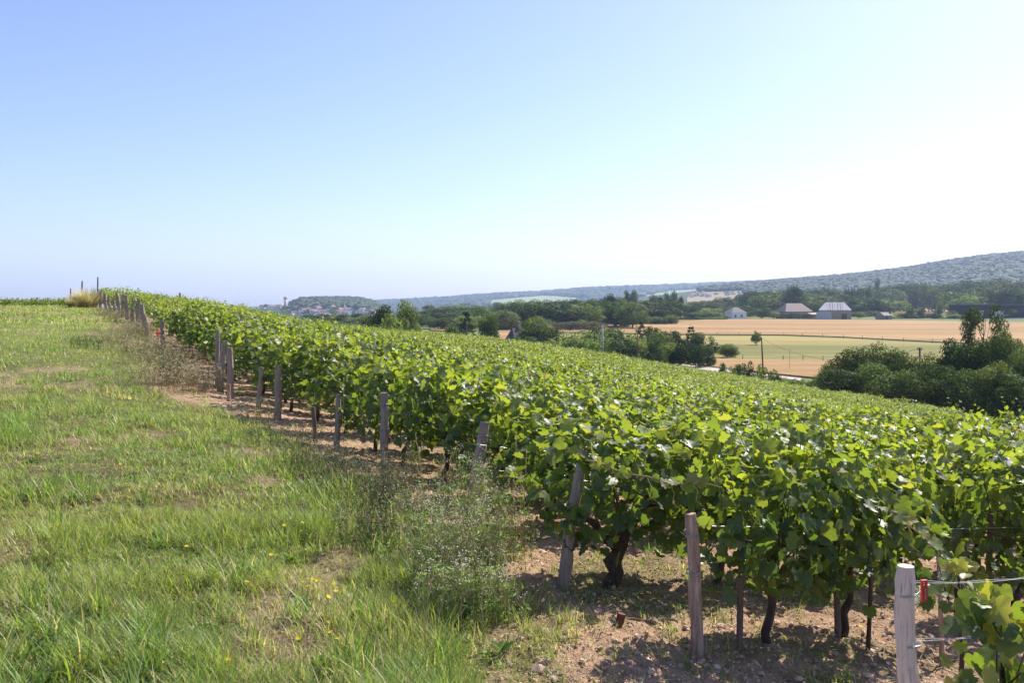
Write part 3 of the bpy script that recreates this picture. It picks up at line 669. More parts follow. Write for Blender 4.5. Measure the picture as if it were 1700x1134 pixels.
# thatch: dry blades lying on the ground
rg=np.random.default_rng(41); n=32000; t=rg.uniform(-.64,.62,n); d=3.0+9*rg.random(n)**1.3; x=t*d; m=rg.random(n)<(.55+.45*(1-soil_amt(x,d))); x=x[m];d=d[m];n=len(x)
az=rg.uniform(0,6.28,n)
V,T,C=scatter(B3*np.array([1,1,.25]),B3T,np.c_[x,d,zn(x,d)+.006+rg.random(n)*.012],np.c_[rg.normal(0,.2,n),rg.normal(0,.2,n),np.ones(n)],np.c_[np.cos(az),np.sin(az),rg.normal(0,.12,n)],np.c_[rg.uniform(.0025,.005,n),rg.uniform(.04,.15,n),rg.uniform(.04,.1,n)],np.array([.47,.36,.23])*rg.uniform(.5,1.15,(n,1)))
ob('dry_thatch',mkmesh('dry_thatch',V,T,M['weed'],C),kind='stuff')
# ---------------- trees ----------------
def crown_mesh(kind,seed,n,ls,col,nl=26,varc=.3,hi=(1.35,1.4,1.0)):
    """unit tree crown: height 1, width 1; leaf clumps on lobes filling the crown"""
    rg=np.random.default_rng(seed); L=[]
    for k in range(nl):
        if kind=='round':
            d=nrm(rg.normal(0,1,3)); r=rg.random()**.35; c=np.array([0,0,.52])+d*np.array([.35,.35,.36])*r; R=rg.uniform(.12,.2)
            c[2]=max(c[2],.12)
        elif kind=='bush':
            d=nrm(rg.normal(0,1,3)); d[2]=abs(d[2])*1.1; r=rg.random()**.4; c=np.array([0,0,.14])+d*np.array([.38,.38,.62])*r; R=rg.uniform(.12,.22)
        elif kind=='poplar':
            z=rg.uniform(.12,.93); w=.30*math.sin(math.pi*min(1,(z*.9+.08))**.8)**.6; a=rg.uniform(0,6.28); c=np.array([math.cos(a)*w*rg.random(),math.sin(a)*w*rg.random(),z]); R=rg.uniform(.10,.19)
        elif kind=='conifer':
            z=rg.uniform(.08,.95); w=.40*(1-z)**.9; z=round(z*9)/9+rg.normal(0,.012); a=rg.uniform(0,6.28); c=np.array([math.cos(a)*w,math.sin(a)*w,z-.04]); R=.05+.12*(1-z)
        elif kind=='airy':
            z=rg.uniform(.30,.95); w=.36*math.sin(math.pi*(z-.2)/.85)**.7; a=rg.uniform(0,6.28); c=np.array([math.cos(a)*w,math.sin(a)*w,z]); R=rg.uniform(.07,.13)
        elif kind=='hedge':
            c=np.array([rg.uniform(-.45,.45),rg.uniform(-.3,.3),rg.uniform(.2,.75)]); R=rg.uniform(.15,.25)
        L.append((c,R,rg.random()))
    C0=np.array([l[0] for l in L]);RR=np.array([l[1] for l in L]);TN=np.array([l[2] for l in L])
    p=RR**2;p/=p.sum(); k=rg.choice(len(L),n,p=p); d=nrm(rg.normal(0,1,(n,3))); rho=1-np.abs(rg.normal(0,.22,n))
    asp=np.array([1,1,{'round':.8,'bush':.8,'poplar':.75,'conifer':.55,'airy':.8,'hedge':1}[kind]])
    P=C0[k]+d*asp*(RR[k]*rho)[:,None]
    P=P+(vn(P[:,0]*22+seed,P[:,2]*22+P[:,1]*13)[:,None]-.5)*.03
    P[:,2]=np.maximum(P[:,2],.01)
    Nn=d*asp+rg.normal(0,.36,(n,3))+np.array([0,0,.12]); tip=rg.normal(0,1,(n,3))+np.array([0,0,-.4])
    P[:,2]/=np.percentile(P[:,2],99.6); P[:,:2]/=2*np.percentile(np.abs(P[:,:2]),98.5) if kind!='hedge' else 1
    cc=np.array(col)*(1-varc+2*varc*TN[k])[:,None]; h=(rg.random(n)<.2)[:,None]; cc=np.where(h,cc*np.array(hi),cc)*rg.uniform(.8,1.2,(n,1))
    V,T,C=scatter(KITE,KT,P,Nn,tip,ls*rg.uniform(.6,1.4,n),cc)
    return mkmesh('crown',V,T,M['tree_leaf'],C)
def trunk_unit(seed,top=.75,r=.022,limbs=6):
    rn=random.Random(seed); mb=MB(); P=[(0,0,-.03)]
    for k in range(1,6): P.append((rn.uniform(-.02,.02),rn.uniform(-.02,.02),top*k/5))
    mb.tube(P,[r*(1.2-.18*k) for k in range(6)],7,rough=.05,seed=seed)
    for k in range(limbs):
        z=rn.uniform(.2,top*.8); a=rn.uniform(0,6.28); l=rn.uniform(.12,.3); mb.tube([(0,0,z),(math.cos(a)*l*.5,math.sin(a)*l*.5,z+.07),(math.cos(a)*l,math.sin(a)*l,z+.2)],[r*.5,r*.35,r*.15],5)
    return mb.mesh('trunk',M['trunk'],True)
G_D=(.046,.070,.024); G_M=(.078,.108,.032); G_L=(.14,.175,.05); G_O=(.115,.125,.058)
K={}
for i in range(4): K['round%d'%i]=crown_mesh('round',500+i,3300,.046,[G_M,G_D,G_M,G_O][i],26)
K['round4']=crown_mesh('round',515,3300,.046,G_L,26)
for i in range(3): K['bush%d'%i]=crown_mesh('bush',520+i,3000,.052,[G_M,G_L,G_D][i],20)
for i in range(2): K['poplar%d'%i]=crown_mesh('poplar',530+i,3200,.042,[G_D,G_M][i],42)
K['conifer0']=crown_mesh('conifer',540,4000,.036,(.026,.048,.024),60)
K['airy0']=crown_mesh('airy',545,9000,.02,(.07,.085,.04),30)
K['brush0']=crown_mesh('hedge',551,2600,.045,(.15,.125,.11),30)
K['hedge0']=crown_mesh('hedge',550,1700,.05,(.04,.065,.025),22)
for i in range(4): K['big%d'%i]=crown_mesh('bush',560+i,22000,.026,[(.080,.108,.032),(.094,.120,.036),(.050,.082,.025),(.084,.110,.036)][i],60,hi=(2.2,2.2,1.2))
TU=[trunk_unit(600+i) for i in range(3)]; TUA=trunk_unit(610,.95,.014,14)
kinds={'round':['round0','round1','round2','round3'],'light':['round4'],'bush':['bush0','bush1','bush2'],'poplar':['poplar0','poplar1'],'conifer':['conifer0'],'dark':['round1'],'big':['big0','big1','big2','big3'],'airy':['airy0'],'lbush':['bush1'],'hedge':['hedge0']}
rt=np.random.default_rng(88)
def tree(kind,px,d,pyt,wpx,label,group=None,name=None,cat='tree',sink=0,key=None):
    x=xat(px,d); z=float(zg(x,d)); h=max(hfor(pyt,d,x),.8); w=wpx/F*d*1.08
    key=key or kinds[kind][int(rt.integers(0,len(kinds[kind])))]
    nm=name or {'conifer':'conifer_tree','poplar':'poplar_tree','bush':'bush','lbush':'bush','big':'large_bush','hedge':'hedge'}.get(kind,'broadleaf_tree')
    e=empty(nm,(x,d,z-sink),float(rt.uniform(0,6.28)) if kind!='hedge' else 0,label,cat,group); e.scale=(w,w if kind!='hedge' else min(w,4),h)
    ob('crown',K[key],e,kind=None); ob('trunk',TUA if kind=='airy' else TU[int(rt.integers(0,3))],e)
    return e
tree('hedge',947,345,534,95,'long grey-brown heap of cut brush in front of the dark tree belt','','brush_pile','brush pile',key='brush0') if False else None
# --- large dark bushes right of the vineyard ---
for px,d,pyt,w,lb,key in [
 (1382,95,606,60,'leftmost low bush of the dark clump at the right','big1'),
 (1420,93,583,85,'dark rounded bush, second from the left end of the dark clump','big0'),
 (1462,94,576,85,'tallest rounded bush in the left half of the dark clump','big3'),
 (1395,89,615,80,'low front lobe of the dark clump, next to the vineyard edge','big2'),
 (1452,88,606,80,'front bush below the tallest left one of the dark clump','big1'),
 (1503,95,590,70,'middle bush of the dark clump, left of the utility pole top','big1'),
 (1505,87,618,75,'front bush in the middle of the dark clump','big0'),
 (1548,95,593,75,'bush right of the utility pole top in the dark clump','big3'),
 (1555,86,610,80,'low front bush right of the middle along the vines','big2'),
 (1588,93,568,70,'darkest tall bush with glossy leaves left of the airy tree','big2'),
 (1618,92,572,70,'dark bush directly below the airy tree','big2'),
 (1602,84,618,75,'front bush below the glossy-leaved one','big0'),
 (1668,94,556,75,'tall bushy tree at the right of the airy tree','big0'),
 (1648,84,606,80,'front bush at the right, low by the vine tops','big3'),
 (1697,90,590,80,'bush at the right picture edge','big1'),
 (1695,81,625,90,'lowest front bush cut by the right picture edge','big2'),
 (1745,88,590,100,'bush just beyond the right picture edge','big2')]:
    tree('big',px,d,pyt,w,lb,'dark bushes below the vineyard',key=key)
tree('airy',1634,97,508,66,'tall airy tree with open see-through crown above the dark bushes')
tree('airy',1672,99,556,50,'shorter airy tree right of the tall open-crowned one')
# scrub in front of the wheat
for px,pyt,w in [(1200,605,22),(1222,606,20),(1240,602,22),(1262,606,24),(1212,610,20),(1285,614,20)]:
    tree('bush',px,110+ (px%7),pyt,w,'scrubby green bush poking above the vines in front of the lower wheat field','scrub bushes beyond the vine edge')
for px in range(1290,1360,14): tree('bush',px,100,626+ (px-1290)*.12,26,'low bush in the strip between vines and lower wheat field','low bushes at the vineyard foot')
# ---------------- fields ----------------
def field(name,pxs,far,near,mat,lift=.5,n=10,d0=90,label=None):
    pxs=np.array(pxs,float); gx=np.interp(np.linspace(0,1,70),np.linspace(0,1,len(pxs)),pxs); rows=[]
    fa=np.interp(gx,pxs,far); ne=np.interp(gx,pxs,near)
    Pf=np.array([pix(a,b,d0) for a,b in zip(gx,fa)]);Pn=np.array([pix(a,b,d0) for a,b in zip(gx,ne)])
    V=[]
    for k in range(n+1):
        t=k/n; P=Pn*(1-t)+Pf*t; V.append(np.c_[P,zg(P[:,0],P[:,1])+lift])
    m=len(gx); sk=[np.c_[Pn,zg(Pn[:,0],Pn[:,1])-.4]]; bk=[np.c_[Pf,zg(Pf[:,0],Pf[:,1])-.4]]
    V=np.concatenate(sk+V+bk); R=n+3
    i,j=np.meshgrid(np.arange(R-1),np.arange(m-1),indexing='ij'); a=(i*m+j).ravel(); Q=np.stack([a,a+1,a+m+1,a+m],1)
    o=ob(name,mkmesh(name,V,Q,M[mat],smooth=False),kind='structure')
    if label: o['label']=label
    return o
F1x=[870,960,1000,1060,1120,1200,1300,1400,1500,1600,1700,1950]
F1f=[547,544,541,537.5,533.5,530.5,531,532,533,534.5,536,540]; F1n=[552,553,554,555,556,556.5,557,560.5,566,571,576,588]
field('wheat_field',F1x,F1f,F1n,'wheat',.35,label='upper wheat field')
field('meadow',[860,1030,1190,1300,1400,1500,1700,1950],[556,556,558.5,558.5,562.5,568,578,590],[583,589,598,600,602,606,618,632],'meadow',.08,label='grazed meadow')
field('wheat_field',[985,1060,1130,1200,1300,1400,1520],[584,590.5,595,598,600,602,604],[587,597,605,613,624,634,640],'wheat',.3,label='lower wheat field')
field('track',[990,1060,1120,1195,1260,1330],[587,595,602.5,611,621,629],[591,599,609,618.5,625,633],'track',.12,label='pale gravel track')
field('track',[880,900,925,960],[576,574,573,574],[578,577.5,576.5,576.5],'track',.12)
field('stubble_field',[715,742,760],[546,546.5,547],[550,551,552],'wheat',.5)
field('stubble_field',[826,850,870],[547,547,548],[566,566,567],'wheat',.5)
field('stubble_field',[1440,1500,1600],[511.5,511.5,512],[520,520,521],'wheat',.5,n=6,d0=500)
# hill fields (far)
def hfield(name,pxs,far,near,mat,lift,d0,lb=None): return field(name,pxs,far,near,mat,lift,14,d0,lb)
# ---------------- mid-field trees and bushes ----------------
def row(spec,label,group):
    for s in spec: tree(s[0],s[1],s[2],s[3],s[4]*1.35,{'round':'rounded ','bush':'full ','lbush':'pale green '}[s[0]]+label+(' left of the concrete pole' if s[1]<1000 else ' between the concrete and thin dark poles' if s[1]<1058 else ' right of the thin dark pole'),group)
ones=[('conifer',1064,205,534,36,'pointed dark conifer in the garden thicket beside the thin pole'),
('big',672,170,504,56,'big dark round tree rising behind the vines, left of the centre'),
('big',632,175,510,58,'pale green tree left of the big dark round tree'),
('lbush',650,165,522,60,'low pale foliage at the foot of the big dark round tree'),
('conifer',774,190,519,42,'dark conifer behind the vines, middle of the left trees'),
('big',811,185,526,38,'dark round tree right of the conifer'),
('bush',750,200,540,30,'small light bush left of the dark conifer'),
('big',893,212,528,64,'dark green tree beside the old slate-roofed house'),
('dark',912,210,545,48,'lower dark bush right of the old house'),
('light',1256,245,550,16,'small lone tree in the meadow by the brown pole'),
('conifer',1147,215,543,32,'dark fir behind the ruined shed')]
for k_,px,d,pt,w,lb in ones: tree(k_,px,d,pt,w,lb,name='broadleaf_tree' if k_=='big' else None)
row([('lbush',950,165,559,60),('bush',925,175,566,44),('lbush',965,180,550,50),('round',985,185,545,36),('bush',1025,190,546,48),('lbush',1010,170,562,34),('bush',1005,182,556,60),('bush',955,160,572,30),('lbush',1045,178,560,40),('bush',1085,185,553,36),('round',1090,200,543,26),('bush',1120,200,551,30),('bush',1165,205,553,32),('lbush',1060,168,568,34),('bush',1088,164,562,26),('lbush',1110,170,570,34),('bush',1155,166,572,22),('bush',1175,168,574,20),('bush',1035,165,566,40),('lbush',975,168,565,30),('bush',870,185,560,36),('bush',1130,168,572,26),('bush',860,178,561,22),('lbush',1105,190,556,26)],'garden bush in the thicket','garden bushes by the concrete pole')
for px in range(1225,1240,8): tree('lbush',px-20,195,571,24,'low ground-covering bramble beside the ruined shed','brambles by the ruined shed')
# tree belts
def belt(px0,px1,d0,d1,topf,w,n,mixk,label,group,seed):
    rg=np.random.default_rng(seed)
    for k in range(n):
        px=px0+(px1-px0)*(k+rg.uniform(.1,.9))/n; d=rg.uniform(d0,d1); tp=(np.interp(px,*topf) if not np.isscalar(topf) else topf)+rg.uniform(-4,8); kd=mixk[int(rg.integers(0,len(mixk)))]; fr=(px-px0)/(px1-px0)
        tree(kd,px,d,tp,w*rg.uniform(.8,1.5),{'round':'rounded green ','dark':'dark ','light':'light green ','bush':'low full ','lbush':'pale low '}[kd]+label+(', left part' if fr<.33 else ', middle part' if fr<.66 else ', right part'),group)
mx=['round','bush','dark','light','bush','round']
belt(690,860,330,480,([690,760,860],[524,518,514]),40,24,mx,'hazy broadleaf tree in the belt left of the old house','trees left of the old house',1)
belt(700,1010,600,760,([700,800,860,1010],[512,506,500,503]),44,26,['round','round','light'],'tree in the distant wood behind the old house','distant trees behind the old house',2)
belt(835,1060,360,400,([840,900,1000,1060],[512,502,500,504]),44,18,['bush','dark','round','bush'],'big tree at the front of the dark belt','front of the tree belt',33)
belt(840,1120,440,500,([840,900,1000,1120],[510,501,499,502]),44,26,['round','dark','dark','light'],'tree in the dark belt behind the upper wheat field','tree belt behind the wheat',3)
belt(1060,1240,520,600,([1060,1130,1180,1240],[500,504,512,510]),32,20,mx,'tree near the white house across the wheat','trees near the white house',4)
belt(880,1040,415,425,([880,1040],[534,530]),20,10,['bush','lbush'],'low shrub at the edge of the dark belt','shrubs at the belt edge',41)
belt(1120,1210,505,515,([1120,1210],[524,521]),18,8,['bush','bush'],'shrub beside the white house','shrubs near the white house',42)
for px,pt,w,lb in [(1014,489,30,'stout greyish poplar group, left of the poplars in the centre'),(1026,495,24,'greyish poplar leaning on its left neighbour'),(1042,483,14,'slim poplar, left of the tall pair'),(1051,482,14,'slim poplar, right of the tall pair'),(1084,490,20,'broad poplar left of the tall row'),(1108,486,14,'tall poplar, first of the row of three'),(1120,484,15,'tall poplar, middle of the row of three'),(1131,492,12,'shorter poplar, last of the row of three'),(1097,492,18,'poplar between the broad one and the tall row')]:
    tree('poplar',px,455 if px<1030 else 560,pt,w*1.15,lb,'poplars in the centre of the valley')
tree('dark',1152,560,503,24,'dark tree right of the poplars')
belt(1235,1480,640,760,([1235,1280,1330,1480],[487,484,492,494]),40,28,['round','dark','round','light'],'tree behind the barns','trees behind the barns',5)
belt(1440,1600,1180,1350,([1440,1500,1600],[492,484,480]),30,22,['round','dark','round','light'],'tree behind the far strip field','trees behind the strip field',66)
belt(1590,1760,640,760,([1590,1640,1760],[486,478,472]),42,20,['round','dark','round','light'],'tree behind the black hall','trees behind the black hall',6)
belt(1330,1760,850,1000,([1330,1450,1550,1640,1760],[480,480,470,466,464]),38,44,['round','round','dark'],'tree on the first rise of the wooded slope','trees on the first rise',7)
belt(1140,1330,760,900,([1140,1250,1330],[505,490,484]),32,22,['round','dark'],'tree in the wood left of the barns','wood left of the barns',8)
tree('poplar',1320,640,474,40,'tall broad dark poplar rising behind the left barn',key='poplar0')
tree('poplar',1308,650,484,34,'shorter poplar beside the tall broad one',key='poplar1')
tree('poplar',1455,1000,463,16,'isolated slim dark poplar on the slope')
for i,px in enumerate(range(1404,1446,5)): tree('poplar',px,820,479,7,'slim poplar in the planted row right of the left barn','planted row of slim poplars')
for i,px in enumerate(range(1506,1545,6)): tree('poplar',px,1050,470,7,'slim poplar in the small row high on the slope','upper planted row of poplars')
for px,pt,w,lb in [(1265,511,32,'dark round tree left of the left barn'),(1284,517,28,'bright green shrub in front of the left barn'),(1425,517,22,'light bush at the right end of the right barn'),(1370,506,14,'tree top between the two barns'),(1511,509,14,'left small tree on the far strip field'),(1528,510,16,'middle small tree on the far strip field'),(1558,500,18,'taller tree left of the black hall'),(1580,516,16,'bush at the left end of the black hall'),(1674,512,20,'bushy tree in front of the black hall')]:
    tree('light' if px in (1284,1425) else 'round',px,545,pt,w,lb)
belt(1480,1590,535,560,([1480,1590],[522,524]),18,16,['bush','bush','lbush'],'low scrub bush along the far edge of the upper wheat field','scrub along the wheat edge',9)
for px,w,lb in [(1326,44,'clipped dark hedge in front of the left barn'),(1155,50,'long low hedge left of the white house'),(1190,34,'low hedge touching the white house')]:
    tree('hedge',px,525,519.5 if px>1300 else 526,w,lb,cat='hedge')
e=tree('hedge',947,345,534,95,'long grey-brown heap of cut brush in front of the dark tree belt',None,'brush_pile','brush pile',key='brush0')
belt(838,1000,352,358,([838,1000],[534,533]),20,20,['bush','lbush'],'shrub at the foot of the dark belt','shrubs at the belt foot',43)
belt(1000,1120,415,430,([1000,1120],[527,525]),20,16,['bush','lbush'],'shrub under the poplars','shrubs under the poplars',44)
belt(1240,1470,600,625,([1240,1470],[517,518]),18,22,['bush','lbush','bush'],'shrub behind the barns','shrubs behind the barns',45)
def tree_mass(name,label,items,seed):
    rg=np.random.default_rng(seed); ms=[]
    for q in range(4):
        me=crown_mesh('round',700+q,230,.15,[G_D,G_M,G_L,G_D][q],14); n=len(me.vertices); v=np.empty(n*3,np.float32); me.vertices.foreach_get('co',v); c=np.empty(n*4,np.float32); me.attributes['col'].data.foreach_get('color',c); t=np.empty(len(me.polygons)*3,np.int32); me.polygons.foreach_get('vertices',t); ms.append((v.reshape(-1,3),t.reshape(-1,3),c.reshape(-1,4)))
    VV=[];TT=[];CC=[];b=0
    for (px,d,h,w) in items:
        v,t,c=ms[int(rg.integers(0,4))]; a=rg.uniform(0,6.28); x=xat(px,d); P=np.c_[(v[:,0]*math.cos(a)-v[:,1]*math.sin(a))*w+x,(v[:,0]*math.sin(a)+v[:,1]*math.cos(a))*w+d,v[:,2]*h+float(zg(x,d))]; VV.append(P);TT.append(t+b);CC.append(c*rg.uniform(.8,1.2));b+=len(P)
    o=ob(name,mkmesh(name,np.concatenate(VV),np.concatenate(TT),M['tree_leaf'],np.concatenate(CC)),kind='stuff'); o['label']=label; o['category']='wood'
rgm=np.random.default_rng(71); it=[]
for q in range(170):
    px=rgm.uniform(510,740); d=rgm.uniform(820,1200) if q%2 else rgm.uniform(380,620); it.append((px,d,rgm.uniform(4,7) if q%2 else rgm.uniform(2.2,3.6),rgm.uniform(8,15) if q%2 else rgm.uniform(5,9)))
tree_mass('valley_wood','trees of the low wooded valley below the village',it,72)
# ---------------- buildings ----------------
def house(px,d,wpx,hw,hr,dep,wc,rc,lb,cat='house',rz=0,hip=.3,group=None,name='house',wins=(),doorc=None,chim=False,z=None,roofw=1.04):
    x=xat(px,d); W=wpx/F*d; zz=float(zg(x,d)) if z is None else z; e=empty(name,(x,d,zz),rz,lb,cat,group)
    mb=MB(); mb.box((0,0,hw/2-1),(W,dep,hw+2),col=wc); mb.build('wall',M['att'],e)
    mb=MB(); a,b=W/2*roofw,dep/2*roofw; r=a*(1-hip)
    mb.add([(-a,-b,hw),(a,-b,hw),(a,b,hw),(-a,b,hw),(-r,0,hw+hr),(r,0,hw+hr)],[(0,1,5,4),(2,3,4,5),(1,2,5),(3,0,4),(3,2,1,0)],col=rc); rf=mb.build('roof',M['att'],e)
    if chim: mb=MB(); mb.box((r*.6,0,hw+hr),(.7,.7,1.6),col=(.45,.3,.24)); mb.build('chimney',M['att'],rf)
    for (wx,wz,ww,wh,c) in wins:
        mb=MB(); mb.box((wx*W/2,-dep/2-.03,wz),(ww,.12,wh),col=c); mb.build('window' if wz>.51*wh+.2 else 'door',M['att'],e)
    return e
DK=(.06,.06,.07)
house(1221,528,27,4.2,3.2,9,(.75,.74,.70),(.20,.19,.20),'small white house with grey hipped roof across the wheat field',hip=.75,wins=[(-.5,2,1.1,1.4,DK),(.35,2,1.1,1.4,DK)],rz=.25)
house(1318,545,46,4.6,5.2,15,(.34,.27,.22),(.30,.22,.19),'left stone barn with broad reddish-grey hipped roof',cat='barn',name='barn',hip=.45,wins=[(-.7,1.5,2.5,3,DK)],rz=.12)
house(1386,532,48,5.6,4.8,14,(.36,.28,.20),(.52,.49,.47),'right stone barn with pale sheet-metal roof',cat='barn',name='barn',hip=.42,wins=[(.55,1.6,3,3.2,(.12,.09,.07))],rz=-.30)
for q in range(7):
    rb=[o_ for o_ in bpy.data.objects if o_.name.startswith('roof') and o_.parent and o_.parent.get('label','').startswith('right stone barn')][0]; W=48/F*532/2; xx_=-.5*W+q*W/6; mb=MB(); mb.tube([(xx_,-7.2,5.75),(xx_,-.3,10.35)],.16,4,col=(.36,.27,.24) if q%3 else (.62,.60,.58)); mb.build('sheet_seam',M['att'],rb)
e=empty('barn_annex',(xat(1356,530),530,float(zg(xat(1356,530),530))),0,'low stone annex between the two barns','annex'); mb=MB(); mb.box((0,0,.6),(9,6,4.6),col=(.36,.28,.22)); mb.build('wall',M['att'],e); mb=MB(); mb.add([(-4.7,-3.3,2.9),(4.7,-3.3,3.3),(4.7,3.3,4.2),(-4.7,3.3,3.8)],[(0,1,2,3)],col=(.42,.34,.27)); mb.build('roof',M['att'],e)
e=empty('gate',(xat(1368,520),520,float(zg(xat(1368,520),520))),-.1,'tall grey plank gate at the left end of the right barn','gate')
for i in range(6): mb=MB(); mb.box((-3.8+i*1.5,0,2.2),(1.42,.12,4.8),col=(.44,.44,.47)); mb.build('plank',M['att'],e)
house(1467,520,20,2.4,2.0,6,(.24,.2,.17),(.28,.24,.22),'little grey gabled shed at the far edge of the wheat',cat='shed',name='shed',hip=.15,rz=.5,wins=[(-.3,1,1.6,2,DK)])
house(858,222,27,2.2,3.6,6,(.55,.48,.43),(.085,.075,.085),'old house with steep dark slate roof half hidden by a dark tree',hip=.35,rz=.5,chim=True)
# black industrial hall
x=xat(1665,555); e=empty('black_hall',(x,555,float(zg(x,555))),.03,'long flat-roofed black hall with white doors at the right','hall')
mb=MB(); mb.box((0,0,3.2),(61,18,11),col=(.018,.019,.025)); mb.build('wall',M['att'],e)
mb=MB(); mb.box((0,0,8.95),(62,19,.5),col=(.16,.16,.19)); mb.build('roof_edge',M['att'],e)
for q in (-.80,-.66,-.36,-.22): mb=MB(); mb.box((q*30.5,-9.08,2.6),(3.8,.14,5.0),col=(.85,.85,.85)); mb.build('door',M['att'],e)
mb=MB(); mb.box((-.29*30.5,-11,2.3),(9,4,.25),col=(.6,.6,.62)); mb.build('canopy_roof',M['att'],e)
mb=MB(); mb.box((.05*30.5,-14,-.2),(14,4,1.2),col=(.7,.7,.7)); mb.build('loading_ramp',M['att'],e)
# ruined shed in the meadow
x=xat(1197,212); e=empty('ruined_shed',(x,212,float(zg(x,212))),.05,'low ruined shed of dark boards in the meadow','shed')
mb=MB(); mb.box((-1.6,0,.75),(3.4,2.4,1.5),col=(.14,.115,.10)); mb.box((2.0,.4,.7),(2.4,2.2,1.4),col=(.15,.12,.105)); mb.build('wall',M['att'],e)
for i in range(5): mb=MB(); mb.box((-2.9+i*.68,-1.25,.75),(.6,.08,1.45+.1*(i%3)),col=(.12+.02*(i%3),.10+.015*(i%2),.095)); mb.build('plank',M['att'],e)
mb=MB(); mb.box((-1.3,-.1,1.56),(4.2,2.8,.1),col=(.22,.19,.18)); mb.box((2.0,.3,1.45),(2.7,2.5,.1),.06,col=(.24,.22,.21)); mb.build('roof',M['att'],e)
x=xat(1160,212); mb=MB()
for i in range(9): mb.box((-3.6+i*.9,0,.45),(.8,.12,1.0+.15*(i%2)),col=(.2,.17,.155))
o=mb.build('board_wall',M['att'],None,(x,212,float(zg(x,212)))); tag(o,'low broken board wall left of the ruined shed','wall')
# stacked crates by the lower wheat
cs=165
for px,pyb,wpx,hpx,c,lb in [(1300,619.5,12,8,(.42,.26,.2),'brown box-shaped bale on top of the stack by the lower wheat'),(1294,626.5,9,6.5,(.46,.29,.23),'left bottom box-shaped bale of the stack'),(1305,627,10,4,(.5,.36,.3),'right bottom box-shaped bale of the stack')]:
    s_=cs/F; x=xat(px,cs); zb=CZ-(pyb-CY)*s_; 
    mb=MB(); mb.box((0,0,hpx*s_/2),(wpx*s_,wpx*s_*.9,hpx*s_*.78),.2,col=c); mb.box((0,0,hpx*s_*.92),(wpx*s_*1.04,wpx*s_*.95,hpx*s_*.14),.2,col=(.62,.5,.44))
    o=mb.build('straw_bale',M['att'],None,(x,cs,zb)); tag(o,lb,'bale','bales stacked by the lower wheat field')
x=xat(1278,cs); mb=MB()
for i in range(8): mb.box((-1.3+i*.37,0,.22),(.35,.5,.5+.06*(i%3)),col=(.34+.02*(i%2),.31,.28))
o=mb.build('stone_wall',M['att'],None,(x,cs,CZ-(627-CY)/F*cs)); tag(o,'low grey stone wall left of the stacked bales','wall')
mb=MB(); mb.box((0,0,-1.6),(9,3,3.2),col=(.3,.24,.15)); o=mb.build('earth_bank',M['att'],None,(xat(1290,cs),cs,CZ-(627.3-CY)/F*cs),); o['kind']='structure'
# ---------------- utility poles ----------------
def pole(px,d,pyt,r,mat,lb,arm=None,lean=0):
    x=xat(px,d); h=hfor(pyt,d,x); e=empty('utility_pole',(x,d,float(zg(x,d))),0,lb,'pole'); mb=MB(); mb.tube([(0,0,-.3),(lean*.5,0,h*.5),(lean,0,h)],[r*1.25,r,r*.75],8); mb.build('pole_shaft',M[mat],e,smooth=True)
    if arm:
        mb=MB(); mb.box((lean,0,h-.25),(arm,.1,.1)); mb.build('cross_arm',M[mat],e)
        for s in (-1,1): mb=MB(); mb.tube([(lean+s*arm*.42,0,h-.2),(lean+s*arm*.42,0,h+.02)],.05,6); mb.build('insulator',M['concrete'],e)
    return Vector((x+lean,d,float(zg(x,d))+h))
pA=pole(1001,165,540,.2,'concrete','pale concrete utility pole in front of the garden bushes',1.2,-.15)
pB=pole(987,172,545,.13,'dark_pole','dark wooden pole just left of the concrete one')
pC=pole(1058,150,551,.11,'dark_pole','thin dark pole at the near edge of the lower wheat')
pD=pole(1267,150,560,.13,'dark_pole','brown pole by the scrub, top beside the lone meadow tree',lean=-.3)
pE=pole(1527,105,577,.14,'dark_pole','pole top with side bracket behind the dark bushes',.6)
pole(1555,540,505,.15,'concrete','thin pole left of the black hall')
pole(1182,515,518,.15,'concrete','pale pole left of the white house')
mb=MB()
P=[pD+(pE-pD)*t+Vector((0,0,-2.6*4*t*(1-t)))+Vector((0,0,-.1)) for t in np.linspace(0,1,24)]; mb.tube(P,.022,4,cap=False)
o=mb.build('overhead_cable',M['dark_pole'],smooth=True); tag(o,'overhead cable sagging between the brown pole and the pole above the bushes','cable')
x,d=xat(1311,160),160; e=empty('sign_post',(x,d,float(zg(x,d))),0,'small white marker on a thin post in the meadow','marker'); hh=hfor(581,d,x); mb=MB(); mb.tube([(0,0,-.2),(0,0,hh)],.05,6); mb.build('post_shaft',M['concrete'],e); mb=MB(); mb.box((0,-.06,hh-.1),(.22,.06,.34),col=(.75,.75,.72)); mb.build('plate',M['att'],e)
# field fences
def fence(pts,step,h,lb,d0=90):
    P=[pix(a,b,d0) for a,b in pts]; e=empty('field_fence',(P[0][0],P[0][1],float(zg(*P[0]))),0,lb,'fence'); me=None; o0=e.location
    for (a,b) in zip(P[:-1],P[1:]):
        L=math.dist(a,b); n=max(1,int(L/step))
        for k in range(n):
            x=a[0]+(b[0]-a[0])*k/n; y=a[1]+(b[1]-a[1])*k/n
            if me is None: mb=MB(); mb.tube([(0,0,-.2),(.03,0,h)],.075,5,col=(.14,.11,.09)); me=mb.mesh('fence_post',M['att'])
            o=ob('fence_post',me,e,(x-o0.x,y-o0.y,float(zg(x,y))-o0.z))
    for hh in (.5,h*.92):
        mb=MB(); Q=[]
        for (a,b) in zip(P[:-1],P[1:]):
            for k in range(12): x=a[0]+(b[0]-a[0])*k/12; y=a[1]+(b[1]-a[1])*k/12; Q.append((x-o0.x,y-o0.y,float(zg(x,y))-o0.z+hh))
        mb.tube(Q,.02,3,cap=False); mb.build('fence_wire',M['wire'],e)
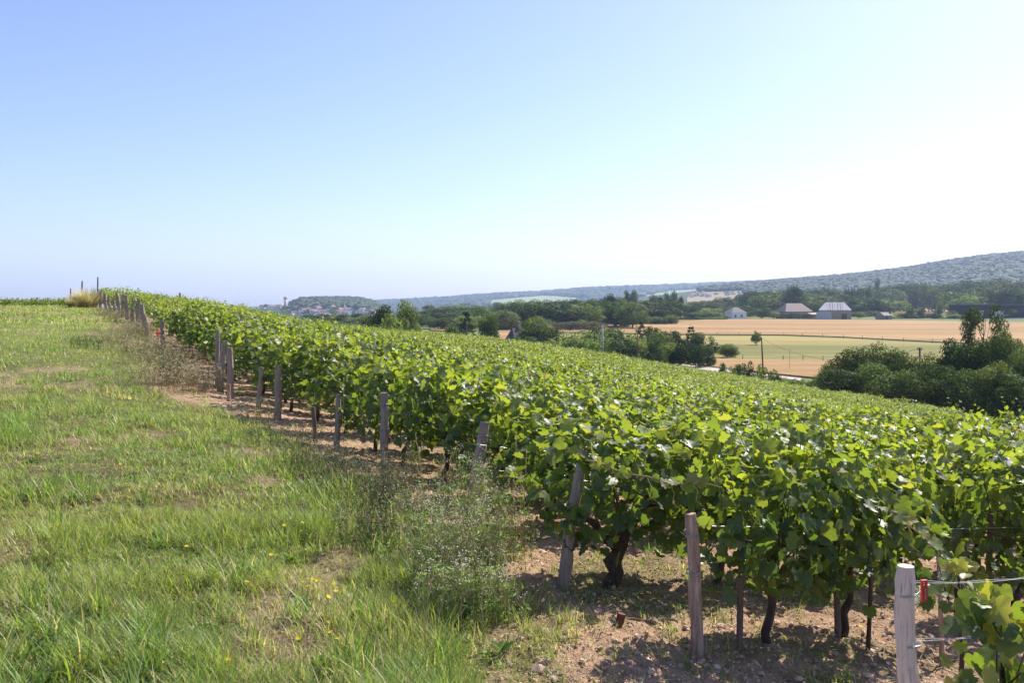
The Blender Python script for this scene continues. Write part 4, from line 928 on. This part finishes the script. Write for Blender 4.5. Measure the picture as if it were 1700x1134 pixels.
fence([(1190,556.8),(1300,557.5),(1400,561.5),(1500,567),(1600,572),(1700,577)],7,1.25,'post and wire fence along the near edge of the upper wheat field')
fence([(1200,597),(1300,599),(1400,601),(1500,604)],4,1.2,'post and wire fence between meadow and lower wheat field')
# far-left second vine plot beyond the grass crest
rg=np.random.default_rng(61)
for px in range(-40,118,9):
    d=66-(px%5); x=xat(px,d); z=CZ-(507.5-CY)/F*d; e=empty('grapevine',(x,d,z-.7),RZ,'leafy vine of the neighbouring plot beyond the grass crest at the left','grapevine','vines of the neighbouring plot')
    ob('foliage',MIDV[int(rg.integers(0,5))],e,kind='stuff')
# ---------------- villages ----------------
rg=np.random.default_rng(21)
HM={}
def hmesh(wc,rc,k):
    key=(wc,rc,k)
    if key not in HM:
        mb=MB(); W,D,hw,hr=[(12,9,5,3.6),(9,8,5.5,3.2),(16,9,4.4,3.6)][k]; mb.box((0,0,hw/2-1.5),(W,D,hw+3),col=wc); a=mb.mesh('wall',M['att'])
        mb=MB(); x,y=W/2*1.05,D/2*1.08; r=x*.92; mb.add([(-x,-y,hw),(x,-y,hw),(x,y,hw),(-x,y,hw),(-r,0,hw+hr),(r,0,hw+hr)],[(0,1,5,4),(2,3,4,5),(1,2,5),(3,0,4),(3,2,1,0)],col=rc); b=mb.mesh('roof',M['att'])
        mb=MB()
        for wx in (-.3,.05,.33): mb.box((wx*W,-D/2-.03,hw*.55),(1.3,.12,1.5),col=(.08,.08,.09))
        HM[key]=(a,b,mb.mesh('window',M['att']))
    return HM[key]
WC=[(.80,.77,.72),(.72,.66,.58),(.66,.57,.48),(.82,.80,.78)]; RC=[(.10,.10,.13),(.34,.17,.12),(.20,.18,.19),(.42,.26,.19)]
RN=['dark slate','red tiled','grey','orange tiled']; WN=['white','cream','beige','bright white']
def vhouse(px,py,d0,d1,lb,grp,rzr=1.2,sc=1.0):
    x,d=pix(px,py,d0,d1); i,j,k=int(rg.integers(0,4)),int(rg.integers(0,4)),int(rg.integers(0,3)); a,b,c=hmesh(WC[i],RC[j],k)
    e=empty('village_house',(x,d,float(zg(x,d))),float(rg.uniform(-rzr,rzr)),lb%(WN[i],RN[j]),'house',grp); e.scale=(sc,)*3
    ob('wall',a,e);ob('roof',b,e); ob('window',c,e)
n=0
for k in range(120):
    px=rg.uniform(478,655); lo=np.interp(px,[478,520,600,650],[511,508,507,514]); py=lo+rg.random()**1.1*np.interp(px,[478,600,655],[16,38,34])
    vhouse(px,py,1200,2100,'small %s house, %s roof, in the village below the wooded knoll','houses of the hillside village',sc=.95)
for px in (436,447,452,463,486): vhouse(px,512.5,1400,2200,'%s house with %s roof on the ridge by the water tower','houses by the water tower',.3,1.0)
for k in range(22): vhouse(rg.uniform(1148,1232),rg.uniform(487,496),1500,6000,'tiny %s house, %s roof, in the far village under the ridge','houses of the far village',sc=.8)
for k in range(5): vhouse(rg.uniform(690,712),rg.uniform(522,533),700,2000,'%s house, %s roof, among trees left of centre','houses among the trees left of centre',sc=.7)
# water tower
x,d=xat(474,1850),1850; z=CZ-(514-CY)/F*d; e=empty('water_tower',(x,d,z),0,'tall pale round water tower with flared top on the left ridge','water tower'); s_=d/F
H=(514-493)*s_
mb=MB(); mb.tube([(0,0,-8),(0,0,H*.3),(0,0,H*.78)],[3.6*1.1,3.2,3.2],20,col=(.72,.56,.44)); mb.build('shaft',M['att'],e,smooth=True)
mb=MB(); mb.tube([(0,0,H*.80),(0,0,H*.87),(0,0,H*.97),(0,0,H)],[3.2,4.3,4.6,4.2],24,col=(.75,.60,.50)); mb.build('tank',M['att'],e,smooth=True)
mb=MB(); mb.tube([(0,0,H),(0,0,H+4.5)],.35,6,col=(.5,.45,.4)); mb.build('mast',M['att'],e)
rt=np.random.default_rng(90)
it=[]
for k in range(150):
    px=rg.uniform(470,700); lo=np.interp(px,[440,520,600,665],[514,513,512,520]); py=lo+rg.random()*np.interp(px,[440,600,665],[8,38,34]); xx,dd_=pix(px,py,1200,2100); it.append((px,dd_,rg.uniform(6,11),rg.uniform(7,14)))
tree_mass('village_wood','small trees between the houses of the hillside village',it,73)
for px,pt,w in ((490,497,10),(483,501,8),(443,505,9),(497,499,9)): tree('dark',px,1800,pt,w*1.2,'dark tree next to the water tower','trees by the water tower')
# ---------------- far woods ----------------
ico_v,ico_f=rock_mesh(1)
def wood(name,pred,px0,px1,d0,d1,n,rad,cA,cB,seed,lb,zs=1.0):
    rg=np.random.default_rng(seed); px=rg.uniform(px0,px1,n); d=rg.uniform(d0,d1,n); x=(px-CX)/F*d; py=CY+F*Hfun(x,d)/d; m=pred(px,py,d,x); px,d,x=px[m],d[m],x[m]; n=len(x)
    s=rad*rg.uniform(.6,1.35,n); z=zg(x,d)+s*.25; sh=rg.random(n)[:,None]; pt=fbm(x*.004,d*.004,seed)[:,None]; k=np.clip(sh*.28+pt*1.2-.30,0,1)
    c=np.array(cA)*(1-k)+np.array(cB)*k; VV=[];TT=[];CC=[];b=0; pk=rg.integers(0,8,n)
    for q in range(8):
        mm=pk==q; tv,tf=ROCK[q]; tv=nrm(tv)*(.8+.35*np.random.default_rng(q).random((12,1))); k2=mm.sum(); an=rg.uniform(0,6.28,k2)
        V,T,C=scatter(tv,tf,np.c_[x,d,z][mm],np.c_[rg.normal(0,.15,(k2,2)),np.ones(k2)],np.c_[np.cos(an),np.sin(an),np.zeros(k2)],np.c_[s[mm],s[mm],s[mm]*.7*zs],c[mm]); VV.append(V);TT.append(T+b);CC.append(C);b+=len(V)
    o=ob(name,mkmesh(name,np.concatenate(VV),np.concatenate(TT),M['wood_canopy'],np.concatenate(CC),smooth=True),kind='stuff'); o['label']=lb; o['category']='wood'; print(name,n)
def inpoly(px,py,poly):
    c=np.zeros(len(px),bool); n=len(poly)
    for i in range(n):
        x1,y1=poly[i];x2,y2=poly[(i+1)%n]; cond=((y1>py)!=(y2>py))&(px<(x2-x1)*(py-y1)/(y2-y1+1e-9)+x1); c^=cond
    return c
CLR=[[(806,506),(812,499),(905,491),(968,495),(970,499),(945,510),(810,512)],
 [(1065,492),(1110,483),(1160,481),(1170,486),(1150,492),(1140,500),(1110,503),(1065,503)],
 [(1140,497),(1150,486),(1238,484),(1240,497),(1200,507),(1140,506)]]
def notclr(px,py): return ~(inpoly(px,py,CLR[0])|inpoly(px,py,CLR[1])|inpoly(px,py,CLR[2]))
wood('ridge_wood',lambda px,py,d,x:(py<np.interp(px,[1150,1250,1500,1800],[488,492,488,480]))&notclr(px,py),1130,1830,1250,2800,26000,9.5,(.019,.037,.015),(.048,.066,.026),5,'deciduous wood covering the long ridge at the right',)
wood('far_wood',lambda px,py,d,x:notclr(px,py)&(py<530),560,1420,2900,5300,17000,19,(.019,.034,.016),(.042,.058,.024),6,'wooded range on the horizon behind the valley')
wood('knoll_wood',lambda px,py,d,x:(d>1640)|(py<np.interp(px,[485,560,640],[509,506,512])),486,655,1600,2050,2600,8,(.025,.042,.018),(.055,.075,.028),7,'round-topped wood on the knoll above the village',1.2)
def clr_field(k,lift,mat,d0,name,lb):
    poly=CLR[k]; n=60; xs=np.linspace(min(p[0] for p in poly)+.5,max(p[0] for p in poly)-.5,n); top=[];bot=[]
    for x in xs:
        ys=[]
        for i in range(len(poly)):
            (x1,y1),(x2,y2)=poly[i],poly[(i+1)%len(poly)]
            if (x1-x)*(x2-x)<=0 and x1!=x2: ys.append(y1+(y2-y1)*(x-x1)/(x2-x1))
        top.append(min(ys)); bot.append(max(ys))
    return field(name,xs,top,bot,mat,lift,12,d0,lb)
clr_field(0,2,'pale_field',2800,'hill_field','pale green field on the distant hill')
clr_field(1,2,'pale_field',2800,'hill_field','green field beside the far village')
clr_field(2,2,'tan_field',1500,'hill_field','tan field below the far village')
# ---------------- weeds and flowers ----------------
def weed(px,d,h,n,sp,lb,flower=(.78,.76,.70),stemc=(.22,.21,.11),fl=8,leafc=(.09,.14,.04),name='flowering_weed',lf=60,cat='weed',grp=None,seed=0,fs=.0055,pyb=None,droop=.2):
    rg=np.random.default_rng(seed+int(px)); x=xat(px,d); z=float(zn(x,d)); e=empty(name,(x,d,z),0,lb,cat,grp)
    mb=MB(); FP=[];LP=[]
    for q in range(n):
        bx,by=rg.normal(0,sp*.45),rg.normal(0,sp*.35); a=rg.uniform(0,6.28); l=abs(rg.normal(0,droop)); hh=h*rg.uniform(.45,1.05)
        P=[(bx+math.cos(a)*l*hh*t*t,by+math.sin(a)*l*hh*t*t,-.01+hh*t) for t in (0,.35,.7,1)]
        sc_=np.array(stemc)*rg.uniform(.6,1.3); mb.tube(P,[.0026,.0021,.0016,.001],3,col=sc_,cap=False)
        for _ in range(4):
            t=rg.uniform(.35,.95); p=np.array(P[1])+(np.array(P[3])-np.array(P[1]))*((t-.35)/.65); b=rg.uniform(0,6.28); r=rg.uniform(.04,.12)*h/.6; p2=p+np.array([math.cos(b)*r,math.sin(b)*r,rg.uniform(.03,.1)]); mb.tube([tuple(p),tuple((p+p2)/2+np.array([0,0,-.01])),tuple(p2)],[.0013,.001,.0008],3,col=sc_,cap=False); FP.append(p2)
        FP.append(np.array(P[3]))
        for _ in range(2): t=rg.random(); LP.append(np.array(P[0])+(np.array(P[3])-np.array(P[0]))*t)
    mb.build('stems',M['weed'],e)['kind']='stuff'
    if fl:
        FP=[FP[q] for q in range(len(FP)) if q%5==4 or q%5==1]; pts=np.repeat(np.array(FP),fl*2,0)+rg.normal(0,.011,(len(FP)*fl*2,3)); k=len(pts); V,T,C=scatter(HX,HT,pts,rg.normal(0,.5,(k,3))+np.array([0,-.2,1]),rg.normal(0,1,(k,3)),fs*rg.uniform(.5,1.3,k),np.array(flower)*rg.uniform(.6,1.05,(k,1)))
        ob('blossoms',mkmesh('blossoms',V,T,M['weed'],C),e,kind='stuff')
    if lf:
        k=lf; pts=np.array(LP)[rg.integers(0,len(LP),k)]+rg.normal(0,.02,(k,3)); pts[:,2]=np.maximum(pts[:,2],.01); V,T,C=scatter(KITE,KT,pts,rg.normal(0,.6,(k,3))+np.array([0,0,.5]),rg.normal(0,1,(k,3)),np.c_[rg.uniform(.006,.014,k),rg.uniform(.02,.05,k),rg.uniform(.01,.03,k)],np.array(leafc)*rg.uniform(.6,1.5,(k,1)))
        ob('leaves',mkmesh('leaves',V,T,M['weed'],C),e,kind='stuff')
    return e
WB=[(752,5.0,.66,70,.12,'tallest clump of dry white-flowered weeds left of the leaning grey post'),(805,5.15,.60,60,.12,'right half of the white-flowered weed thicket'),(715,5.1,.50,45,.13,'left fringe of the white-flowered weed thicket'),(782,6.1,.80,60,.16,'white-flowered weeds around the foot of the tilted weathered post'),(838,6.0,.62,45,.13,'white-flowered sprays overhanging the dark gap'),(735,4.6,.40,50,.13,'dark tangled weeds under the white blossoms'),(700,6.4,.5,40,.2,'seeding weeds below the upright wire-bound post'),(815,6.8,.6,40,.16,'weeds behind the tilted weathered post'),(770,4.65,.45,50,.14,'near low tangle of the white-flowered thicket'),(815,4.7,.36,40,.13,'near right tangle of the white-flowered thicket'),(700,5.6,.55,40,.16,'wispy weeds just left of the white-flowered thicket')]
for k,(px,d,h,n_,sp,lb) in enumerate(WB): weed(px,d,h*.92,n_,sp*1.35,lb,seed=k,lf=620,grp='white-flowered weed thicket',fl=3,fs=.0062,droop=.22,leafc=(.20,.29,.07),flower=(.74,.68,.54),stemc=(.46,.41,.21))
for k,(px,d,h,n_,lb) in enumerate([(640,7.2,.45,40,'dry seeding weeds left of the upright post'),(590,7.6,.42,35,'brownish weeds below the pair of posts'),(560,8.2,.4,30,'thin dry weeds in front of the slightly leaning post'),(520,8.6,.35,30,'sparse dry weeds in the grass middle'),(470,10,.35,30,'weeds in front of the stout upright post'),(615,6.0,.4,30,'green and reddish weed in the middle of the grass'),(670,8.2,.5,34,'dry weeds right of the upright post'),(420,12,.4,30,'weeds at the edge of the bare soil')]):
    weed(px,d,h,n_*2,.42,lb,flower=(.58,.48,.34),fl=3,lf=420,seed=40+k,stemc=(.30,.26,.13),grp='dry weeds along the vine edge')
for k,(px,d) in enumerate([(195,24),(215,21),(230,26),(250,19),(265,22),(285,20),(240,30),(205,34),(222,28),(180,38),(300,17),(318,15),(335,16),(260,15.5),(300,24),(350,22),(330,21)]):
    weed(px,d,.48,110,.9,'tan seeding weeds on the bank, '+('low by the bare soil' if d<18 else 'below the lone post' if d<24.5 else 'near the bunched posts'),flower=(.50,.40,.28),fl=3,lf=420,seed=70+k,stemc=(.38,.31,.17),grp='tan weeds on the upper bank',fs=.016,leafc=(.13,.15,.06),droop=.4)
weed(283,16.0,.50,60,.25,'dark green leafy clump beside the bare soil patch',flower=(.1,.16,.04),stemc=(.06,.10,.03),leafc=(.045,.09,.025),lf=500,fl=3,fs=.014,name='leafy_weed',seed=3)
weed(150,21.5,.38,60,.6,'low dark green patch of leafy weed in the grass',flower=(.1,.16,.04),stemc=(.06,.10,.03),leafc=(.05,.10,.028),lf=500,fl=3,fs=.014,name='leafy_weed',seed=4)
weed(625,6.3,.42,16,.12,'upright thistle-like green weed in the middle of the grass',flower=(.10,.16,.05),stemc=(.07,.12,.04),leafc=(.055,.11,.04),lf=200,fl=2,fs=.012,name='leafy_weed',seed=5)
# straw-coloured tuft at the crest
for px,d,h,lb in [(146,50,1.35,'big straw-coloured grass tuft at the crest'),(130,50,.9,'lower left part of the straw-coloured crest tuft'),(122,49,.6,'small straw tuft at the left of the crest')]:
    x=xat(px,d); e=empty('straw_tuft',(x,d,float(zg(x,d))),0,lb,'grass tuft'); n=1400; rg2=np.random.default_rng(px); az=rg2.uniform(0,6.28,n); ln=np.abs(rg2.normal(0,.35,n)); r=rg2.random(n)**.5*.32*h
    up=np.c_[np.cos(az)*np.sin(ln),np.sin(az)*np.sin(ln),np.cos(ln)]; nn=np.c_[np.cos(az)*np.cos(ln),np.sin(az)*np.cos(ln),-np.sin(ln)]
    hh=h*rg2.uniform(.4,1.1,n); V,T,C=scatter(B3,B3T,np.c_[np.cos(az)*r,np.sin(az)*r,np.zeros(n)],nn,up,np.c_[np.full(n,.018),hh,hh],np.array([.46,.38,.25])*rg2.uniform(.6,1.2,(n,1))); ob('blades',mkmesh('blades',V,T,M['grass'],C),e,kind='stuff')
# tall dry grass stalks arching out of the edge
for k,(px0,py0,d,px1,py1,lb) in enumerate([(712,800,6.6,690,722,'dry seed stalk left of the tilted post'),(848,800,6.0,858,723,'dry seed stalk right of the tilted post, left of a pair'),(866,800,6.0,874,750,'second dry seed stalk right of the tilted post'),(735,800,6.6,737,757,'short dry stalk beside the tilted post'),(566,735,8.8,571,630,'tall dry stalk rising in front of the slightly leaning post'),(605,865,5.6,545,772,'long pale bent stalk in the middle of the grass'),(690,900,5.0,660,838,'pale bent stalk above the left weeds'),(700,1010,4.2,716,965,'stalk with brown seed head in the lower weeds')]):
    x=xat(px0,d); z=float(zn(x,d)); top=Vector((xat(px1,d)-x,0,(CZ-(py1-CY)/F*d)-z)); e=empty('seed_stalk',(x,d,z),0,lb,'grass stalk'); mb=MB(); P=[Vector((0,0,-.02)),top*.5+Vector((0,0,.03)),top*.8+Vector((0,0,.02)),top]; mb.tube(P,[.0025,.002,.0016,.001],4,col=(.5,.38,.2),cap=False); mb.build('stalk',M['weed'],e)
    mb=MB()
    for q in range(9): p=P[2]+(P[3]-P[2])*(q/8); mb.tube([p,p+Vector((random.uniform(-.012,.012),random.uniform(-.01,.01),.02))],[.004,.001],4,col=(.52,.40,.24))
    mb.build('seed_head',M['weed'],e)
# yellow flowers
fm=MB(); 
for q in range(12):
    a=q*math.pi/6; fm.add([(0,0,0),(math.cos(a-.2)*.011,math.sin(a-.2)*.011,.003),(math.cos(a)*.015,math.sin(a)*.015,.004),(math.cos(a+.2)*.011,math.sin(a+.2)*.011,.003)],[(0,1,2,3)],col=(.85,.58,.02))
fmesh=fm.mesh('flower_head',M['weed']); sm=MB(); sm.tube([(0,0,-.2),(.004,0,-.1),(0,0,0)],[.0016,.0014,.0012],4,col=(.16,.2,.06)); smesh=sm.mesh('stem',M['weed'])
YF=[(502,967),(512,975),(520,953),(527,955),(556,966),(558,985),(410,962),(549,1041),(560,1057),(496,1053),(545,998),(502,860),(472,868),(362,868),(500,871),(99,875),(232,781),(380,1095),(66,757),(62,750),(233,756),(416,885),(1430,1040),(1385,1042),(640,740),(590,700),(365,640),(345,650),(380,690),(18,630),(200,770),(310,905),(450,925),(620,880),(700,960),(655,1005)]
WHR=['above the centre of the lower grass','in the lower grass','in the middle grass','in the upper grass']
for k,(px,py) in enumerate(YF):
    zf=.10; t=(px-CX)/F; d=np.arange(3,40,.02); f=CY+F*(Hfun(t*d,d)-zf-.05)/d; i=int(np.argmax(f<=py)); d=float(d[i]); x=t*d
    e=empty('yellow_flower',(x,d,float(zn(x,d))+zf+.04),rg.uniform(0,6),'small yellow dandelion-like flower '+('in the near grass at the bottom' if py>940 else 'in the middle part of the grass' if py>800 else 'in the upper part of the grass'),'flower','yellow flowers '+('near' if py>940 else 'middle' if py>800 else 'far'))
    o=ob('flower_head',fmesh,e); o.rotation_euler=(rg.uniform(.1,.7),rg.uniform(-.3,.3),0); s=1.0+.06*max(0,d-6); e.scale=(s,s,s); ob('stem',smesh,e)
# yellow bloom haze on the upper meadow
n=1500; t=rg.uniform(-.62,-.42,n); d=rg.uniform(26,46,n); x=t*d; m=fbm(x*.25,d*.25,200)>.5; x=x[m];d=d[m];k=len(x)
V,T,C=scatter(HX,HT,np.c_[x,d,zn(x,d)+.16+rg.random(k)*.1],rg.normal(0,.4,(k,3))+np.array([0,-.3,1]),rg.normal(0,1,(k,3)),rg.uniform(.015,.03,k),np.array([.70,.58,.07])*rg.uniform(.6,1,(k,1))); o=ob('yellow_blooms',mkmesh('yellow_blooms',V,T,M['weed'],C),kind='stuff')
# poppy
x,d=xat(263,23),23; e=empty('poppy',(x,d,float(zn(x,d))+.42),0,'red poppy beside the lone post on the bank','flower'); mb=MB()
for q in range(5): a=q*1.257; mb.add([(0,0,0),(math.cos(a-.6)*.05,math.sin(a-.6)*.05,.03),(math.cos(a)*.065,math.sin(a)*.065,.05),(math.cos(a+.6)*.05,math.sin(a+.6)*.05,.03)],[(0,1,2,3)],col=(.75,.04,.015))
o=mb.build('petals',M['weed'],e); o.rotation_euler=(1.0,0,0); o.scale=(1.1,1.1,1.1); mb=MB(); mb.tube([(0,0,-.42),(.01,0,-.2),(0,0,0)],.004,4,col=(.12,.16,.05)); mb.build('stem',M['weed'],e)
# broad-leaved rosettes in the near grass
BL=np.array([(0,0,0),(.22,.25,.06),(.30,.55,.10),(.18,.85,.02),(0,1.0,-.08),(-.18,.85,.02),(-.30,.55,.10),(-.22,.25,.06)],float); BLT=np.array([(0,1,2),(0,2,3),(0,3,4),(0,4,5),(0,5,6),(0,6,7)])
for k,(px,py) in enumerate([(215,1060),(70,960),(560,1000),(500,1010),(350,1080),(640,1060),(760,1080),(300,960),(120,1090),(480,930),(640,930),(50,770),(420,870),(720,1100),(60,1100),(820,1090),(260,900),(590,1040),(700,1120),(530,1110)]):
    t=(px-CX)/F; dd_=np.arange(3,30,.02); f=CY+F*(Hfun(t*dd_,dd_))/dd_; d=float(dd_[int(np.argmax(f<=py))]); x=t*d
    e=empty('broadleaf_weed',(x,d,float(zn(x,d))),0,'broad-leaved green weed low in the near grass','weed','broad-leaved weeds in the grass'); n=int(rg.integers(9,18)); az=rg.uniform(0,6.28,n); el=rg.uniform(.15,1.2,n); tip=np.c_[np.cos(az)*np.cos(el),np.sin(az)*np.cos(el),np.sin(el)]; nn=np.c_[-np.cos(az)*np.sin(el),-np.sin(az)*np.sin(el),np.cos(el)]; L=rg.uniform(.04,.10,n)
    V,T,C=scatter(BL,BLT,rg.normal(0,.02,(n,3))*np.array([1,1,.2]),nn,tip,np.c_[L*.6,L,L],np.array([.10,.17,.045])*rg.uniform(.7,1.3,(n,1))); ob('leaves',mkmesh('leaves',V,T,M['grass'],C),e)
# ---------------- haze ----------------
mb=MB(); zt=float(max(260,zg(np.array([2000.]),np.array([2600.]))[0]+60)); top=zt; zb=-75.0
mb.box((0,0,(top+zb)/2),(15000,15000,top-zb)); m,nt,p=newmat('haze'); nt.nodes.remove(p); pv=N(nt,'ShaderNodeVolumePrincipled'); pv.inputs['Color'].default_value=(.56,.72,1,1); pv.inputs['Density'].default_value=HAZE; pv.inputs['Anisotropy'].default_value=.2; nt.links.new(pv.outputs[0],nt.nodes['Material Output'].inputs['Volume'])
h=mb.build('haze',m); h['kind']='stuff'
print('ground z range',Z.min(),Z.max(),'haze',zb,top)
